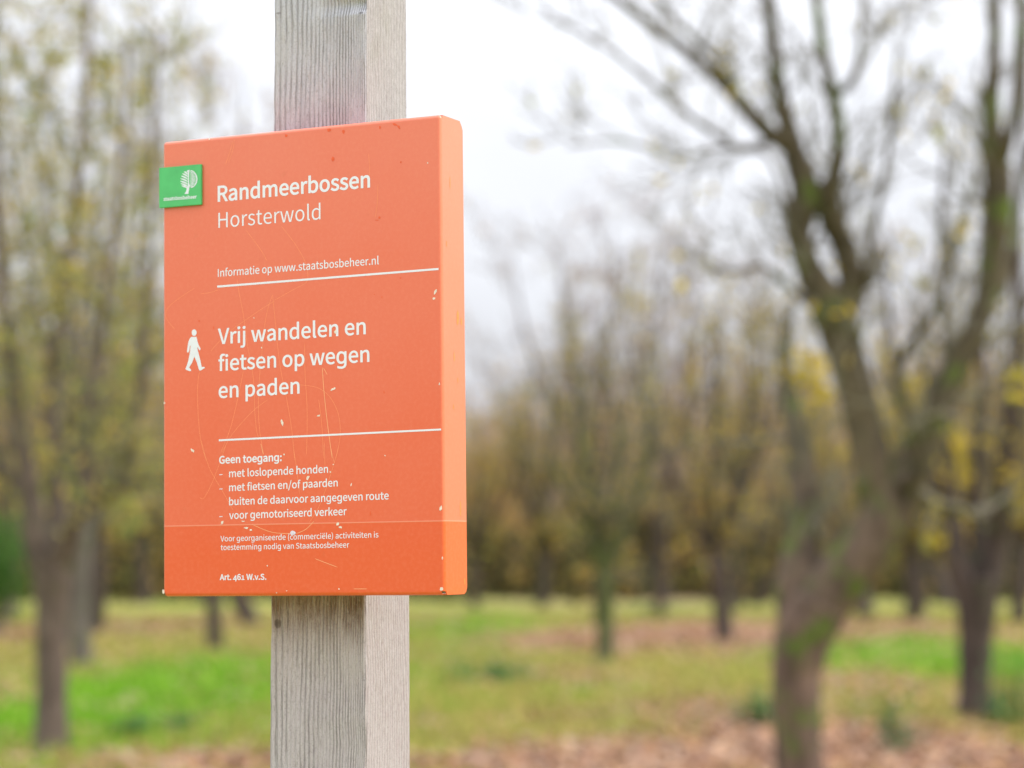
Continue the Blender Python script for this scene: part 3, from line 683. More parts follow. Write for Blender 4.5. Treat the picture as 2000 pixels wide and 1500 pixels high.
GLY = json.loads(r'''{" ":[202,[]],"(":[304,[[132,-42,215,-176,232,-169,249,-161,266,-154,188,-26,151,127,151,280,151,432,188,584,266,713,249,721,232,729,215,737,132,601,83,457,83,280,83,103]]],")":[304,[[72,-169,89,-176,172,-42,222,103,222,280,222,457,172,601,89,737,72,729,55,721,38,713,115,584,154,432,154,280,154,127,115,-26,38,-154,55,-161]]],"-":[312,[[41,242,41,221,118,221,195,221,272,221,272,242,272,263,272,284,195,284,118,284,41,284,41,263]]],".":[250,[[92,-12,125,-12,158,-12,185,14,185,50,185,88,158,113,125,113,92,113,66,88,66,50,66,14]]],"/":[353,[[100,131,10,-161,30,-161,50,-161,70,-161,160,131,250,423,339,715,320,715,300,715,280,715,190,423]]],"1":[500,[[79,23,79,0,200,0,321,0,441,0,441,23,441,46,441,68,397,68,353,68,309,68,309,266,309,463,309,660,288,660,267,660,246,660,210,639,167,624,109,613,109,596,109,578,109,561,148,561,188,561,227,561,227,397,227,233,227,68,178,68,128,68,79,68,79,46]]],"4":[500,[[306,61,306,0,332,0,358,0,384,0,384,61,384,121,384,182,413,182,442,182,472,182,472,204,472,226,472,248,442,248,413,248,384,248,384,385,384,523,384,660,353,660,323,660,293,660,201,519,110,377,18,236,18,218,18,200,18,182,114,182,210,182,306,182,306,121],[306,315,306,248,239,248,171,248,104,248,154,323,204,398,254,473,273,505,291,538,307,570,308,570,309,570,311,570,309,537,306,483,306,450,306,383]]],"6":[500,[[145,-12,271,-12,374,-12,461,75,461,203,461,341,389,410,277,410,226,410,168,380,128,330,131,535,206,604,298,604,338,604,377,584,402,554,418,571,434,587,449,604,412,644,363,672,294,672,167,672,50,574,50,315,50,97],[139,128,130,265,173,326,223,348,264,348,344,348,383,292,383,203,383,113,334,53,271,53,188,53]]],":":[250,[[92,351,125,351,158,351,185,376,185,414,185,451,158,477,125,477,92,477,66,451,66,414,66,376],[92,-12,125,-12,158,-12,185,14,185,50,185,88,158,113,125,113,92,113,66,88,66,50,66,14]]],"A":[547,[[78,220,4,0,32,0,59,0,87,0,109,67,130,134,151,202,232,202,312,202,393,202,414,134,435,67,456,0,485,0,514,0,544,0,469,220,394,440,320,660,289,660,258,660,227,660,152,440],[239,267,172,267,183,301,194,335,204,369,228,444,249,515,270,592,271,592,273,592,274,592,295,516,316,444,340,369,351,335,361,301,372,267,305,267]]],"G":[620,[[176,-12,350,-12,438,-12,511,21,554,65,554,157,554,250,554,342,481,342,409,342,337,342,337,319,337,296,337,273,384,273,430,273,477,273,477,215,477,158,477,100,451,76,405,61,358,61,217,61,138,166,138,332,138,497,224,599,357,599,423,599,466,571,500,537,515,555,530,573,545,591,507,630,447,672,355,672,180,672,52,543,52,330,52,115]]],"H":[655,[[91,220,91,0,119,0,146,0,174,0,174,104,174,208,174,312,276,312,379,312,482,312,482,208,482,104,482,0,510,0,538,0,565,0,565,220,565,440,565,660,538,660,510,660,482,660,482,568,482,476,482,384,379,384,276,384,174,384,174,476,174,568,174,660,146,660,119,660,91,660,91,440]]],"I":[264,[[91,220,91,0,119,0,146,0,174,0,174,220,174,440,174,660,146,660,119,660,91,660,91,440]]],"R":[572,[[211,347,174,347,174,429,174,511,174,592,211,592,248,592,285,592,388,592,445,562,445,475,445,389,388,347,285,347,248,347],[399,93,453,0,484,0,515,0,547,0,491,96,435,193,379,289,468,311,528,372,528,475,528,612,431,660,297,660,228,660,160,660,91,660,91,440,91,220,91,0,119,0,146,0,174,0,174,93,174,187,174,280,213,280,253,280,293,280,346,187]]],"S":[537,[[180,-12,274,-12,411,-12,498,71,498,176,498,274,438,319,362,352,331,366,300,379,268,393,217,414,158,438,158,503,158,562,207,599,282,599,343,599,392,575,432,538,447,555,461,573,475,591,429,638,360,672,282,672,162,672,74,599,74,497,74,401,147,354,208,328,240,314,271,300,303,286,366,258,413,237,413,168,413,104,362,61,275,61,206,61,140,94,93,143,76,124,60,105,43,86,100,26]]],"V":[518,[[141,220,212,0,244,0,276,0,308,0,378,220,448,440,518,660,490,660,461,660,433,660,398,541,362,422,327,303,304,225,288,162,263,85,262,85,261,85,259,85,235,162,218,225,195,303,160,422,124,541,88,660,59,660,30,660,1,660,71,440]]],"W":[791,[[116,220,163,0,196,0,229,0,262,0,295,133,327,265,360,398,371,450,384,498,393,548,395,548,396,548,397,548,408,498,418,450,429,398,463,265,496,133,529,0,563,0,597,0,630,0,676,220,721,440,766,660,740,660,713,660,687,660,663,540,640,420,616,301,604,230,592,158,580,86,578,86,576,86,574,86,558,158,544,231,528,301,497,420,466,540,436,660,410,660,385,660,359,660,329,540,299,420,268,301,252,230,236,158,222,86,220,86,219,86,218,86,204,158,192,230,178,301,155,420,132,540,109,660,80,660,52,660,23,660,70,440]]],"a":[507,[[113,-12,195,-12,256,-12,311,20,357,59,358,59,359,59,360,59,363,39,365,20,367,0,390,0,412,0,435,0,435,100,435,200,435,301,435,422,385,502,266,502,186,502,118,466,74,438,84,419,95,400,105,381,144,407,195,433,252,433,332,433,353,373,353,310,145,286,53,233,53,127,53,39],[266,55,219,55,170,55,132,77,132,132,132,195,188,236,353,255,353,209,353,164,353,119,305,77]]],"b":[556,[[253,-12,298,-12,410,-12,511,85,511,252,511,403,442,502,316,502,261,502,207,471,162,433,163,462,164,491,166,520,166,586,166,651,166,717,138,717,110,717,83,717,83,478,83,239,83,0,105,0,127,0,149,0,151,17,153,34,156,50,157,50,158,50,159,50,202,12],[366,58,285,58,252,58,208,70,166,108,166,194,166,280,166,366,212,409,255,432,295,432,389,432,425,360,425,251,425,131]]],"c":[459,[[146,-12,276,-12,334,-12,390,12,434,50,422,68,410,87,398,105,367,78,328,57,283,57,193,57,131,131,131,244,131,357,196,432,285,432,323,432,355,415,383,390,396,408,410,426,424,444,390,475,346,502,282,502,156,502,47,407,47,244,47,82]]],"d":[558,[[127,-12,249,-12,308,-12,360,20,398,58,399,58,400,58,401,58,403,38,405,19,408,0,430,0,453,0,475,0,475,239,475,478,475,717,448,717,420,717,393,717,393,654,393,591,393,529,394,501,396,473,397,445,354,480,317,502,259,502,148,502,48,402,48,244,48,81],[312,58,267,58,182,58,132,127,132,245,132,357,195,432,274,432,314,432,352,418,393,381,393,295,393,210,393,124,352,79]]],"e":[499,[[150,-12,281,-12,347,-12,399,10,441,38,432,56,422,74,412,93,375,68,338,54,290,54,197,54,133,121,128,225,238,225,348,225,457,225,459,238,461,254,461,272,461,411,391,502,266,502,154,502,47,403,47,244,47,83],[214,284,127,284,137,381,198,436,267,436,344,436,389,383,389,284,302,284]]],"f":[293,[[30,443,30,422,52,422,74,422,96,422,96,282,96,141,96,0,124,0,151,0,178,0,178,141,178,282,178,422,213,422,247,422,282,422,282,445,282,467,282,489,247,489,213,489,178,489,178,515,178,541,178,566,178,629,201,663,248,663,265,663,285,658,303,649,309,671,315,692,321,713,298,722,269,728,239,728,141,728,96,666,96,567,96,541,96,515,96,489,74,487,52,486,30,484,30,464]]],"g":[568,[[191,505,254,505,287,505,316,499,342,486,369,474,391,455,409,430,411,430,422,474,425,495,447,495,468,495,490,495,490,328,490,160,490,-8,490,-55,482,-94,466,-126,450,-158,426,-182,393,-198,360,-214,319,-222,268,-222,232,-222,200,-219,170,-214,140,-209,113,-201,90,-190,90,-165,90,-141,90,-116,113,-128,141,-137,172,-144,203,-151,237,-154,273,-154,315,-154,349,-142,373,-117,397,-92,409,-58,409,-15,409,-8,402,-4,396,14,380,10,372,16,344,9,310,-9,289,-9,255,-9,191,-9,141,13,105,58,69,103,51,166,51,247,51,326,69,388,105,435,141,481],[299,436,265,436,238,436,214,429,195,414,175,399,160,378,150,349,140,321,135,287,135,246,135,185,146,138,169,106,191,73,224,57,267,57,292,57,314,61,332,67,350,73,365,84,376,98,388,111,397,129,402,151,408,172,410,198,410,227,410,234,410,240,410,247,410,292,405,328,395,356,385,384,369,404,348,417,326,430]]],"h":[547,[[83,239,83,0,110,0,138,0,166,0,166,118,166,237,166,355,214,404,249,429,299,429,364,429,392,391,392,299,392,199,392,100,392,0,419,0,446,0,474,0,474,103,474,206,474,310,474,434,427,502,324,502,258,502,207,465,162,420,163,453,164,487,166,520,166,586,166,651,166,717,138,717,110,717,83,717,83,478]]],"i":[248,[[83,163,83,0,110,0,138,0,166,0,166,163,166,326,166,489,138,489,110,489,83,489,83,326],[92,590,124,590,157,590,179,611,179,645,179,676,157,698,124,698,92,698,70,676,70,645,70,611]]],"j":[248,[[3,-218,32,-218,129,-218,166,-156,166,-56,166,126,166,307,166,489,138,489,111,489,84,489,84,307,84,126,84,-56,84,-115,72,-152,23,-152,6,-152,-11,-148,-23,-143,-29,-164,-34,-185,-40,-205,-23,-212],[92,590,124,590,156,590,179,611,179,645,179,676,156,698,124,698,92,698,69,676,69,645,69,611]]],"k":[497,[[83,239,83,0,110,0,137,0,164,0,164,43,164,86,164,129,194,164,225,200,256,236,303,157,351,79,399,0,429,0,458,0,488,0,426,97,365,194,303,292,358,357,412,423,466,489,436,489,405,489,375,489,306,403,237,317,167,231,166,231,165,231,164,231,164,393,164,555,164,717,137,717,110,717,83,717,83,478]]],"l":[256,[[108,-12,169,-12,192,-12,205,-8,217,-5,213,17,209,38,205,59,196,57,193,57,188,57,176,57,166,67,166,92,166,300,166,508,166,717,138,717,110,717,83,717,83,510,83,304,83,97,83,28]]],"m":[834,[[83,163,83,0,110,0,138,0,166,0,166,118,166,237,166,355,210,405,251,429,288,429,350,429,379,391,379,299,379,199,379,100,379,0,406,0,434,0,461,0,461,118,461,237,461,355,507,405,547,429,584,429,646,429,675,391,675,299,675,199,675,100,675,0,703,0,730,0,757,0,757,103,757,206,757,310,757,434,710,502,610,502,549,502,499,463,448,408,428,466,388,502,312,502,254,502,203,465,160,418,160,418,159,418,158,418,156,442,153,465,150,489,128,489,105,489,83,489,83,326]]],"n":[549,[[83,163,83,0,110,0,138,0,166,0,166,118,166,237,166,355,214,404,249,429,299,429,364,429,392,391,392,299,392,199,392,100,392,0,419,0,446,0,474,0,474,103,474,206,474,310,474,434,427,502,324,502,258,502,206,465,160,418,160,418,159,418,158,418,156,442,153,465,150,489,128,489,105,489,83,489,83,326]]],"o":[546,[[153,-12,273,-12,393,-12,499,82,499,244,499,407,393,502,273,502,153,502,47,407,47,244,47,82],[357,57,273,57,188,57,131,131,131,244,131,357,188,432,273,432,357,432,415,357,415,244,415,131]]],"p":[558,[[83,26,83,-206,110,-206,138,-206,166,-206,166,-151,166,-96,166,-41,165,-12,164,17,163,45,207,8,254,-12,298,-12,410,-12,511,85,511,252,511,403,442,502,316,502,259,502,204,469,160,432,160,432,159,432,158,432,156,451,153,470,150,489,128,489,105,489,83,489,83,257],[366,58,285,58,252,58,209,70,166,108,166,194,166,280,166,366,212,409,255,432,295,432,389,432,425,360,425,251,425,131]]],"r":[349,[[83,163,83,0,110,0,138,0,166,0,166,105,166,209,166,314,198,397,248,428,288,428,309,428,320,425,336,420,341,443,346,467,351,491,336,499,321,502,299,502,245,502,194,462,160,400,160,400,159,400,158,400,156,429,153,459,150,489,128,489,105,489,83,489,83,326]]],"s":[421,[[141,-12,211,-12,326,-12,388,54,388,133,388,226,311,255,240,282,185,303,134,321,134,366,134,405,163,438,225,438,268,438,303,419,336,394,349,411,362,429,375,446,339,476,285,502,224,502,117,502,56,440,56,363,56,279,130,247,198,222,252,202,310,178,310,129,310,86,278,52,213,52,155,52,112,76,68,111,55,92,42,74,29,56,75,17]]],"t":[339,[[132,-12,236,-12,267,-12,299,-3,327,6,321,27,316,48,311,68,294,61,273,55,255,55,198,55,179,89,179,149,179,240,179,331,179,422,224,422,268,422,312,422,312,445,312,467,312,489,268,489,224,489,179,489,179,535,179,581,179,627,156,627,134,627,111,627,108,581,105,535,102,489,76,487,50,486,24,484,24,464,24,443,24,422,49,422,73,422,97,422,97,332,97,242,97,151,97,53]]],"u":[547,[[122,-12,226,-12,293,-12,341,23,387,77,388,77,389,77,390,77,392,51,394,26,396,0,419,0,442,0,465,0,465,163,465,326,465,489,437,489,410,489,383,489,383,373,383,258,383,142,336,85,301,59,250,59,185,59,158,98,158,189,158,289,158,389,158,489,131,489,103,489,76,489,76,386,76,282,76,179,76,54]]],"v":[469,[[129,163,188,0,220,0,252,0,285,0,342,163,400,326,457,489,430,489,403,489,376,489,345,396,315,303,284,211,269,163,253,113,239,67,237,67,236,67,234,67,220,113,204,163,189,211,158,303,128,396,97,489,69,489,40,489,12,489,71,326]]],"w":[722,[[115,163,160,0,192,0,224,0,256,0,279,87,302,175,325,262,338,309,348,355,358,404,360,404,361,404,363,404,375,355,384,310,396,264,420,176,443,88,466,0,500,0,533,0,566,0,610,163,655,326,699,489,672,489,646,489,619,489,596,395,572,300,548,206,538,159,529,115,519,70,517,70,516,70,514,70,502,115,492,159,480,206,454,300,429,395,403,489,377,489,350,489,323,489,298,395,272,300,247,206,235,159,224,115,214,70,213,70,211,70,210,70,200,115,191,159,181,206,157,300,132,395,108,489,80,489,52,489,24,489,70,326]]],"ë":[499,[[150,-12,281,-12,347,-12,399,10,441,38,432,56,422,74,412,93,375,68,338,54,290,54,197,54,133,121,128,225,238,225,348,225,457,225,459,238,461,254,461,272,461,411,391,502,266,502,154,502,47,403,47,244,47,83],[214,284,127,284,137,381,198,436,267,436,344,436,389,383,389,284,302,284],[140,592,168,592,196,592,219,613,219,641,219,669,196,691,168,691,140,691,119,669,119,641,119,613],[333,592,363,592,390,592,412,613,412,641,412,669,390,691,363,691,333,691,312,669,312,641,312,613]]]}''')
def bez_loop(flat, k=5):
    pts = [((flat[i], flat[i + 1]), (flat[i + 2], flat[i + 3]), (flat[i + 4], flat[i + 5])) for i in range(0, len(flat), 6)]
    out = []
    for i in range(len(pts)):
        a, b = pts[i], pts[(i + 1) % len(pts)]
        p0, p1, p2, p3 = a[1], a[2], b[0], b[1]
        straight = abs((p1[0] - p0[0]) * (p3[1] - p0[1]) - (p1[1] - p0[1]) * (p3[0] - p0[0])) < 900 and abs((p2[0] - p0[0]) * (p3[1] - p0[1]) - (p2[1] - p0[1]) * (p3[0] - p0[0])) < 900
        n = 1 if straight else k
        for j in range(n):
            t = j / n; u = 1 - t
            out.append((u**3 * p0[0] + 3*u*u*t * p1[0] + 3*u*t*t * p2[0] + t**3 * p3[0], u**3 * p0[1] + 3*u*u*t * p1[1] + 3*u*t*t * p2[1] + t**3 * p3[1]))
    res = []
    for q in out:
        if not res or (abs(q[0] - res[-1][0]) + abs(q[1] - res[-1][1])) > 10: res.append(q)
    return res
def embolden(lp, w):
    if w == 0: return lp
    n = len(lp); out = []
    for i in range(n):
        p, a, b = lp[i], lp[i - 1], lp[(i + 1) % n]
        d1 = Vector((p[0] - a[0], p[1] - a[1])).normalized(); d2 = Vector((b[0] - p[0], b[1] - p[1])).normalized()
        n1, n2 = Vector((d1.y, -d1.x)), Vector((d2.y, -d2.x))
        m_ = (n1 + n2)
        if m_.length < 0.3: m_ = n1.copy()
        m_ = m_.normalized(); c = max(0.45, m_.dot(n1))
        out.append((p[0] + m_.x * w / c, p[1] + m_.y * w / c))
    return out
def area(lp): return 0.5 * sum(lp[i - 1][0] * lp[i][1] - lp[i][0] * lp[i - 1][1] for i in range(len(lp)))
def text(s, left, right, cap, bold, y, mats, parent, z2=None, oldstyle=False):
    "s set so that its baseline runs from left to right (places in the photograph) with capitals cap high"
    (x0, z0), (x1, z1) = on_sign(*left, y), on_sign(*right, y)
    xc, zc = on_sign(left[0], left[1] - cap, y)
    sy = (zc - z0) / 660.0
    adv = sum(GLY[c][0] for c in s)
    lsb = min((p[0] for q in GLY[s[0]][1] for p in bez_loop(q)), default=0)
    last = GLY[s[-1]]; rsb = last[0] - max((p[0] for q in last[1] for p in bez_loop(q)), default=last[0])
    sx = (x1 - x0) / (adv - lsb - rsb)
    sl = (z1 - z0) / (x1 - x0)
    loops = []; pen = -lsb
    for c in s:
        dy, ky = 0, 1
        if oldstyle and c == '4': dy = -150
        if oldstyle and c == '1': ky = 0.76
        fl = 1 if not GLY[c][1] or area(max((bez_loop(q) for q in GLY[c][1]), key=lambda l: abs(area(l)))) > 0 else -1
        for q in GLY[c][1]:
            lp = embolden(bez_loop(q), bold * fl)
            loops.append([(x0 + (pen + a) * sx, z0 + sl * (pen + a) * sx + (b * ky + dy) * sy) for a, b in lp])
        pen += GLY[c][0]
    return fill_mesh('lettering', loops, y, mats, parent)

# orange paint: faded above the film, paler towards the top, fresher under the strip of film along the bottom
def orange():
    m = N('orange_paint'); c = m.coord()
    sep = m.n('SeparateXYZ'); m.l(c, sep.inputs[0]); x, y, z = sep.outputs
    sepn = m.n('SeparateXYZ'); m.l(m.n('TexCoord').outputs['Normal'], sepn.inputs[0])
    big = m.noise(c, 9, 4, 0.6); fine = m.noise(c, 260, 3, 0.6); mid = m.noise(c, 45, 4, 0.6)
    above = m.range(z, 0.0660, 0.0668)
    up = m.range(z, 0.10, 0.42, 0.0, 0.08, False)
    side = m.range(sepn.outputs[0], 0.3, 0.8)
    fade = m.math('MULTIPLY', above, m.math('ADD', m.math('ADD', up, 0.038), m.math('MULTIPLY', side, 0.06)))
    fade = m.math('ADD', fade, m.math('MULTIPLY', m.math('SUBTRACT', big, 0.5), 0.06))
    base = m.mix(m.math('MULTIPLY', side, 0.55), (0.78, 0.112, 0.030), (0.80, 0.165, 0.022))
    base = m.mix(fade, base, (0.93, 0.80, 0.74))
    spk = m.range(mid, 0.66, 0.74)
    base = m.mix(m.math('MULTIPLY', spk, 0.12), base, (0.55, 0.13, 0.05))
    seam = m.math('MULTIPLY', m.range(z, 0.0655, 0.0662), m.range(z, 0.0672, 0.0665))
    base = m.mix(m.math('MULTIPLY', seam, 0.28), base, (0.95, 0.6, 0.45))
    base = m.mix(m.math('MULTIPLY', m.math('SUBTRACT', fine, 0.45), 0.25, clamp=True), base, (0.95, 0.45, 0.3))
    # chipped pale edge along the folds
    m.l(base, m.p.inputs['Base Color'])
    m.p.inputs['Roughness'].default_value = 0.38
    m.p.inputs['Coat Weight'].default_value = 0.15
    m.bump(m.math('ADD', fine, m.math('MULTIPLY', seam, 2.0)), 0.12, 0.0004)
    return m.m
ORANGE = orange()
WHITE = plain('white_print', (0.78, 0.80, 0.90), 0.45, 0.04, 300)
SCR = plain('scratched_paint', (0.93, 0.30, 0.14), 0.6, 0.10, 200)
SCR2 = plain('deep_scratch', (0.93, 0.42, 0.22), 0.6, 0.10, 200)
CHIP = plain('bare_primer', (0.80, 0.70, 0.62), 0.7, 0.25, 900)
RUN = plain('fresh_orange_paint_run', (0.80, 0.11, 0.025), 0.3, 0.1, 300)
GREEN = plain('green_enamel', (0.085, 0.50, 0.165), 0.35, 0.08, 60)
STEEL = plain('galvanised_steel', (0.45, 0.46, 0.47), 0.45, 0.2, 80)

sign = empty('information_sign', SIGN_M.translation)
sign.matrix_world = SIGN_M
tag(sign, 'orange metal information board with white Dutch lettering fixed to the wooden post', 'sign')

def panel():
    "sheet metal tray: front face, folded edges of radius r and flanges running back to the post"
    r = 0.0035; D = SD; k = 10
    # profile from the front edge round the fold to the back: (inset from the outer plane, depth)
    prof = [(r - r * math.sin(math.pi / 2 * i / k), r - r * math.cos(math.pi / 2 * i / k)) for i in range(k + 1)]
    bm = MB()
    def P(x, y, z): bm.v.append(Vector((x, y, z))); return len(bm.v) - 1
    x0, x1, z0, z1 = -SW, 0.0, 0.0, SH
    fr = [P(x0 + r, 0, z0 + r), P(x1 - r, 0, z0 + r), P(x1 - r, 0, z1 - r), P(x0 + r, 0, z1 - r)]
    bm.f.append(tuple(fr)); bm.m.append(0)
    gap = 0.0028
    def strip(fn, lo, hi, lo_c, hi_c, back_lo, back_hi):
        "fn(t, inset, depth) -> point; t along the edge"
        rows = []
        for (ins, dep) in prof: rows.append((P(*fn(lo, ins, dep)), P(*fn(hi, ins, dep))))
        for dep in (r + 0.0012, D - 0.006): rows.append((P(*fn(lo - back_lo, 0, dep)), P(*fn(hi + back_hi, 0, dep))))
        # free corners of the flange are rounded off
        rows.append((P(*fn(lo - back_lo + 0.002, 0, D - 0.002)), P(*fn(hi + back_hi - (0.0045), 0, D - 0.002))))
        rows.append((P(*fn(lo - back_lo + 0.006, 0, D)), P(*fn(hi + back_hi - 0.008, 0, D))))
        for i in range(len(rows) - 1):
            a, b = rows[i]; c, d = rows[i + 1]
            bm.f.append((a, b, d, c)); bm.m.append(0)
    # right and left flanges run the full height, top and bottom ones sit between them
    strip(lambda t, i, d: (x1 - i, d, t), z0 + r, z1 - r, 0, 0, 0.0032, r)
    strip(lambda t, i, d: (x0 + i, d, t), z0 + r, z1 - r, 0, 0, 0.0028, r)
    strip(lambda t, i, d: (t, d, z1 - i), x0 + r, x1 - r, 0, 0, 0, r - 0.0004)
    strip(lambda t, i, d: (t, d, z0 + i), x0 + r, x1 - r, 0, 0, 0, 0)
    # closed upper corners, ball shaped
    for cx, sx in ((x1 - r, 1), (x0 + r, -1)):
        g = []
        for i in range(k + 1):
            a = math.pi / 2 * i / k
            g.append([P(cx + sx * r * math.sin(a) * math.cos(b), r - r * math.cos(a), z1 - r + r * math.sin(a) * math.sin(b)) for b in [math.pi / 2 * j / k for j in range(k + 1)]])
        for i in range(k):
            for j in range(k):
                bm.f.append((g[i][j], g[i + 1][j], g[i + 1][j + 1], g[i][j + 1])); bm.m.append(0)
    o = bm.build('panel', [ORANGE], sign, False, org=(0, 0, 0))
    me = o.data
    import bmesh
    b = bmesh.new(); b.from_mesh(me)
    bmesh.ops.remove_doubles(b, verts=b.verts, dist=1e-5)
    bmesh.ops.recalc_face_normals(b, faces=b.faces)
    if sum((f.normal.y for f in b.faces if f.calc_area() > 0.05)) > 0: bmesh.ops.reverse_faces(b, faces=b.faces)
    b.to_mesh(me); b.free()
    s = o.modifiers.new('sheet', 'SOLIDIFY'); s.thickness = 0.0012; s.offset = -1
    return o
panel()

YT = -0.00012
T = [("Randmeerbossen", (426, 393.5), (722, 365.3), 29.5, 20), ("Horsterwold", (426.5, 445.3), (626, 428.3), 29.5, -2),
     ("Informatie op www.staatsbosbeheer.nl", (425.6, 540.6), (739.8, 516), 14.8, 8),
     ("Vrij wandelen en", (426.3, 672), (713.8, 652.2), 29.5, 14), ("fietsen op wegen", (427.3, 724.2), (721, 706.2), 29.3, 14), ("en paden", (427.5, 777.3), (584.5, 768), 29.3, 14),
     ("Geen toegang:", (428.5, 905.5), (549.8, 900), 14.2, 24),
     ("-", (428.3, 932.5), (434.7, 932.2), 14, 0), ("met loslopende honden", (447.7, 932), (640.5, 923), 14.3, 12),
     ("-", (428.3, 960.5), (434.7, 960.2), 14, 0), ("met fietsen en/of paarden", (447.7, 959.3), (659.5, 949.7), 14.3, 12),
     ("buiten de daarvoor aangegeven route", (447.7, 986.7), (759, 975), 14.3, 12),
     ("-", (428.3, 1014.5), (434.7, 1014.2), 14, 0), ("voor gemotoriseerd verkeer", (447.9, 1013.7), (677, 1005.7), 14.3, 12),
     ("Voor georganiseerde (commerciële) activiteiten is", (430.7, 1057.5), (739, 1049.5), 10.6, 6),
     ("toestemming nodig van Staatsbosbeheer", (431.3, 1074.5), (682, 1069.3), 10.6, 6)]
for s, l, r_, cap, bold in T: text(s, l, r_, cap, bold, YT, [WHITE], sign)
text("Art. 461 W.v.S.", (429.6, 1132.8), (519.6, 1132), 10.8, 26, YT, [WHITE], sign, oldstyle=True)

def poly_px(pts, y): return [on_sign(a, b, y) for a, b in pts]
def stroke_px(pts, w, y, taper=True):
    "a thin band along a line of places"
    n = len(pts); L, Rr = [], []
    for i, p in enumerate(pts):
        a, b = pts[max(i - 1, 0)], pts[min(i + 1, n - 1)]
        dx, dy = b[0] - a[0], b[1] - a[1]; q = math.hypot(dx, dy) or 1
        ww = w / 2 * (0.35 if taper and i in (0, n - 1) else 1)
        L.append((p[0] - dy / q * ww, p[1] + dx / q * ww)); Rr.append((p[0] + dy / q * ww, p[1] - dx / q * ww))
    return poly_px(L + Rr[::-1], y)
def rule(a, b, w): fill_mesh('rule', [stroke_px([a, b], w, YT, False)], YT, [WHITE], sign)
rule((424.3, 559.8), (856.5, 525.3), 4.0)
rule((427.4, 860.0), (861.5, 838.8), 3.6)

# walking man
def zp(pts, s, ox, oy): return [(ox + a * s, oy + b * s) for a, b in pts]
K = 100 / 1364
head = zp([(535 + 66 * math.cos(t), 268 + 88 * math.sin(t)) for t in np.linspace(0, 2 * math.pi, 20)[:-1]], K, 340, 630)
body = zp([(462, 380), (600, 380), (612, 440), (628, 520), (652, 590), (700, 680), (706, 712), (690, 735), (668, 728), (640, 675), (620, 640), (628, 740), (660, 840), (700, 1010), (738, 1190), (785, 1178), (815, 1188), (818, 1210), (760, 1245), (700, 1280), (672, 1272), (652, 1220), (600, 1050), (541, 905), (480, 1070), (400, 1195), (425, 1225), (458, 1265), (448, 1292), (410, 1292), (330, 1262), (303, 1232), (325, 1180), (372, 1040), (402, 900), (425, 760), (437, 640), (428, 600), (412, 700), (398, 770), (372, 802), (348, 790), (344, 755), (362, 640), (372, 560), (395, 475), (425, 415)], K, 340, 630)
fill_mesh('walker_pictogram', [poly_px(head, YT), poly_px(body, YT)], YT, [WHITE], sign)

def flat_many(name, loops, y, mats, parent=None):
    mb = MB()
    for i, lp in enumerate(loops):
        yy = y - 0.000004 * (i % 12)
        h = len(lp) // 2; base = len(mb.v)
        mb.v += [Vector((a, yy, b_)) for a, b_ in lp]
        n = len(lp)
        for k in range(h - 1):
            mb.f.append((base + k, base + k + 1, base + n - 2 - k, base + n - 1 - k)); mb.m.append(0)
    return mb.build(name, mats, parent or sign, False, org=(0, 0, 0))
# green badge riveted over the left edge
YB = -0.003
bc = [on_sign(*p, YB) for p in ((310.0, 328.5), (393.2, 319.8), (392.4, 399.6), (310.8, 406.3))]
bx0 = (bc[0][0] + bc[3][0]) / 2; bx1 = (bc[1][0] + bc[2][0]) / 2; bz1 = (bc[0][1] + bc[1][1]) / 2; bz0 = (bc[2][1] + bc[3][1]) / 2
import bmesh
b = bmesh.new(); bmesh.ops.create_cube(b, size=1)
for v in b.verts: v.co = Vector(((bx0 + bx1) / 2 + v.co.x * (bx1 - bx0), -0.0016 + v.co.y * 0.0026, (bz0 + bz1) / 2 + v.co.z * (bz1 - bz0)))
bmesh.ops.bevel(b, geom=b.edges[:], offset=0.0004, segments=2, affect='EDGES')
me = bpy.data.meshes.new('badge'); b.to_mesh(me); b.free()
badge = link('badge', me, sign, [GREEN]); badge['label'] = 'small green enamel badge with white tree emblem'
YE = -0.00302
KE = 120 / 1500
def eb(pts): return zp(pts, KE, 300, 300)
fill_mesh('emblem_trunk', [poly_px(eb([(748, 985), (785, 935), (806, 870), (800, 830), (838, 800), (842, 700), (838, 560), (836, 398), (880, 400), (868, 470), (862, 560), (866, 700), (876, 770), (900, 745), (880, 800), (864, 880), (848, 985)]), YE)], YE, [WHITE], badge)
lefts = [(818, 415), (742, 437), (700, 487), (670, 545), (655, 607), (650, 670), (660, 730), (684, 783)]
rights = [462, 515, 570, 630, 690, 750, 805, 845]
loops = []
for (lx, ly), ry in zip(lefts, rights):
    loops.append(stroke_px(eb([(lx, ly), ((lx * 2 + 838) / 3, ly + (ry - ly) * .22), ((lx + 838 * 2) / 3, ly + (ry - ly) * .52), (846, ry)]), 36 * KE, YE))
for k in range(12):
    y0 = 820 - k * 33
    t = max(-1, min(1, (y0 - 30 - 620) / 215.0))
    w = 186 * math.sqrt(max(0.03, 1 - t * t))
    if y0 - 30 < 415: continue
    loops.append(stroke_px(eb([(884, y0), (872 + w * .5, y0 - 30), (872 + w, y0 - 34)]), 21 * KE, YE))
rim = [(872 + 186 * math.cos(a), 622 - 215 * math.sin(a)) for a in np.linspace(-1.4, 1.4, 18)]
loops.append(stroke_px(eb(rim), 22 * KE, YE - 0.00003))
flat_many('emblem_leaves', loops, YE, [WHITE], badge)
text("staatsbosbeheer", eb([(245, 1152)])[0], eb([(1050, 1092)])[0], 6.6, 26, YE, [WHITE], badge)

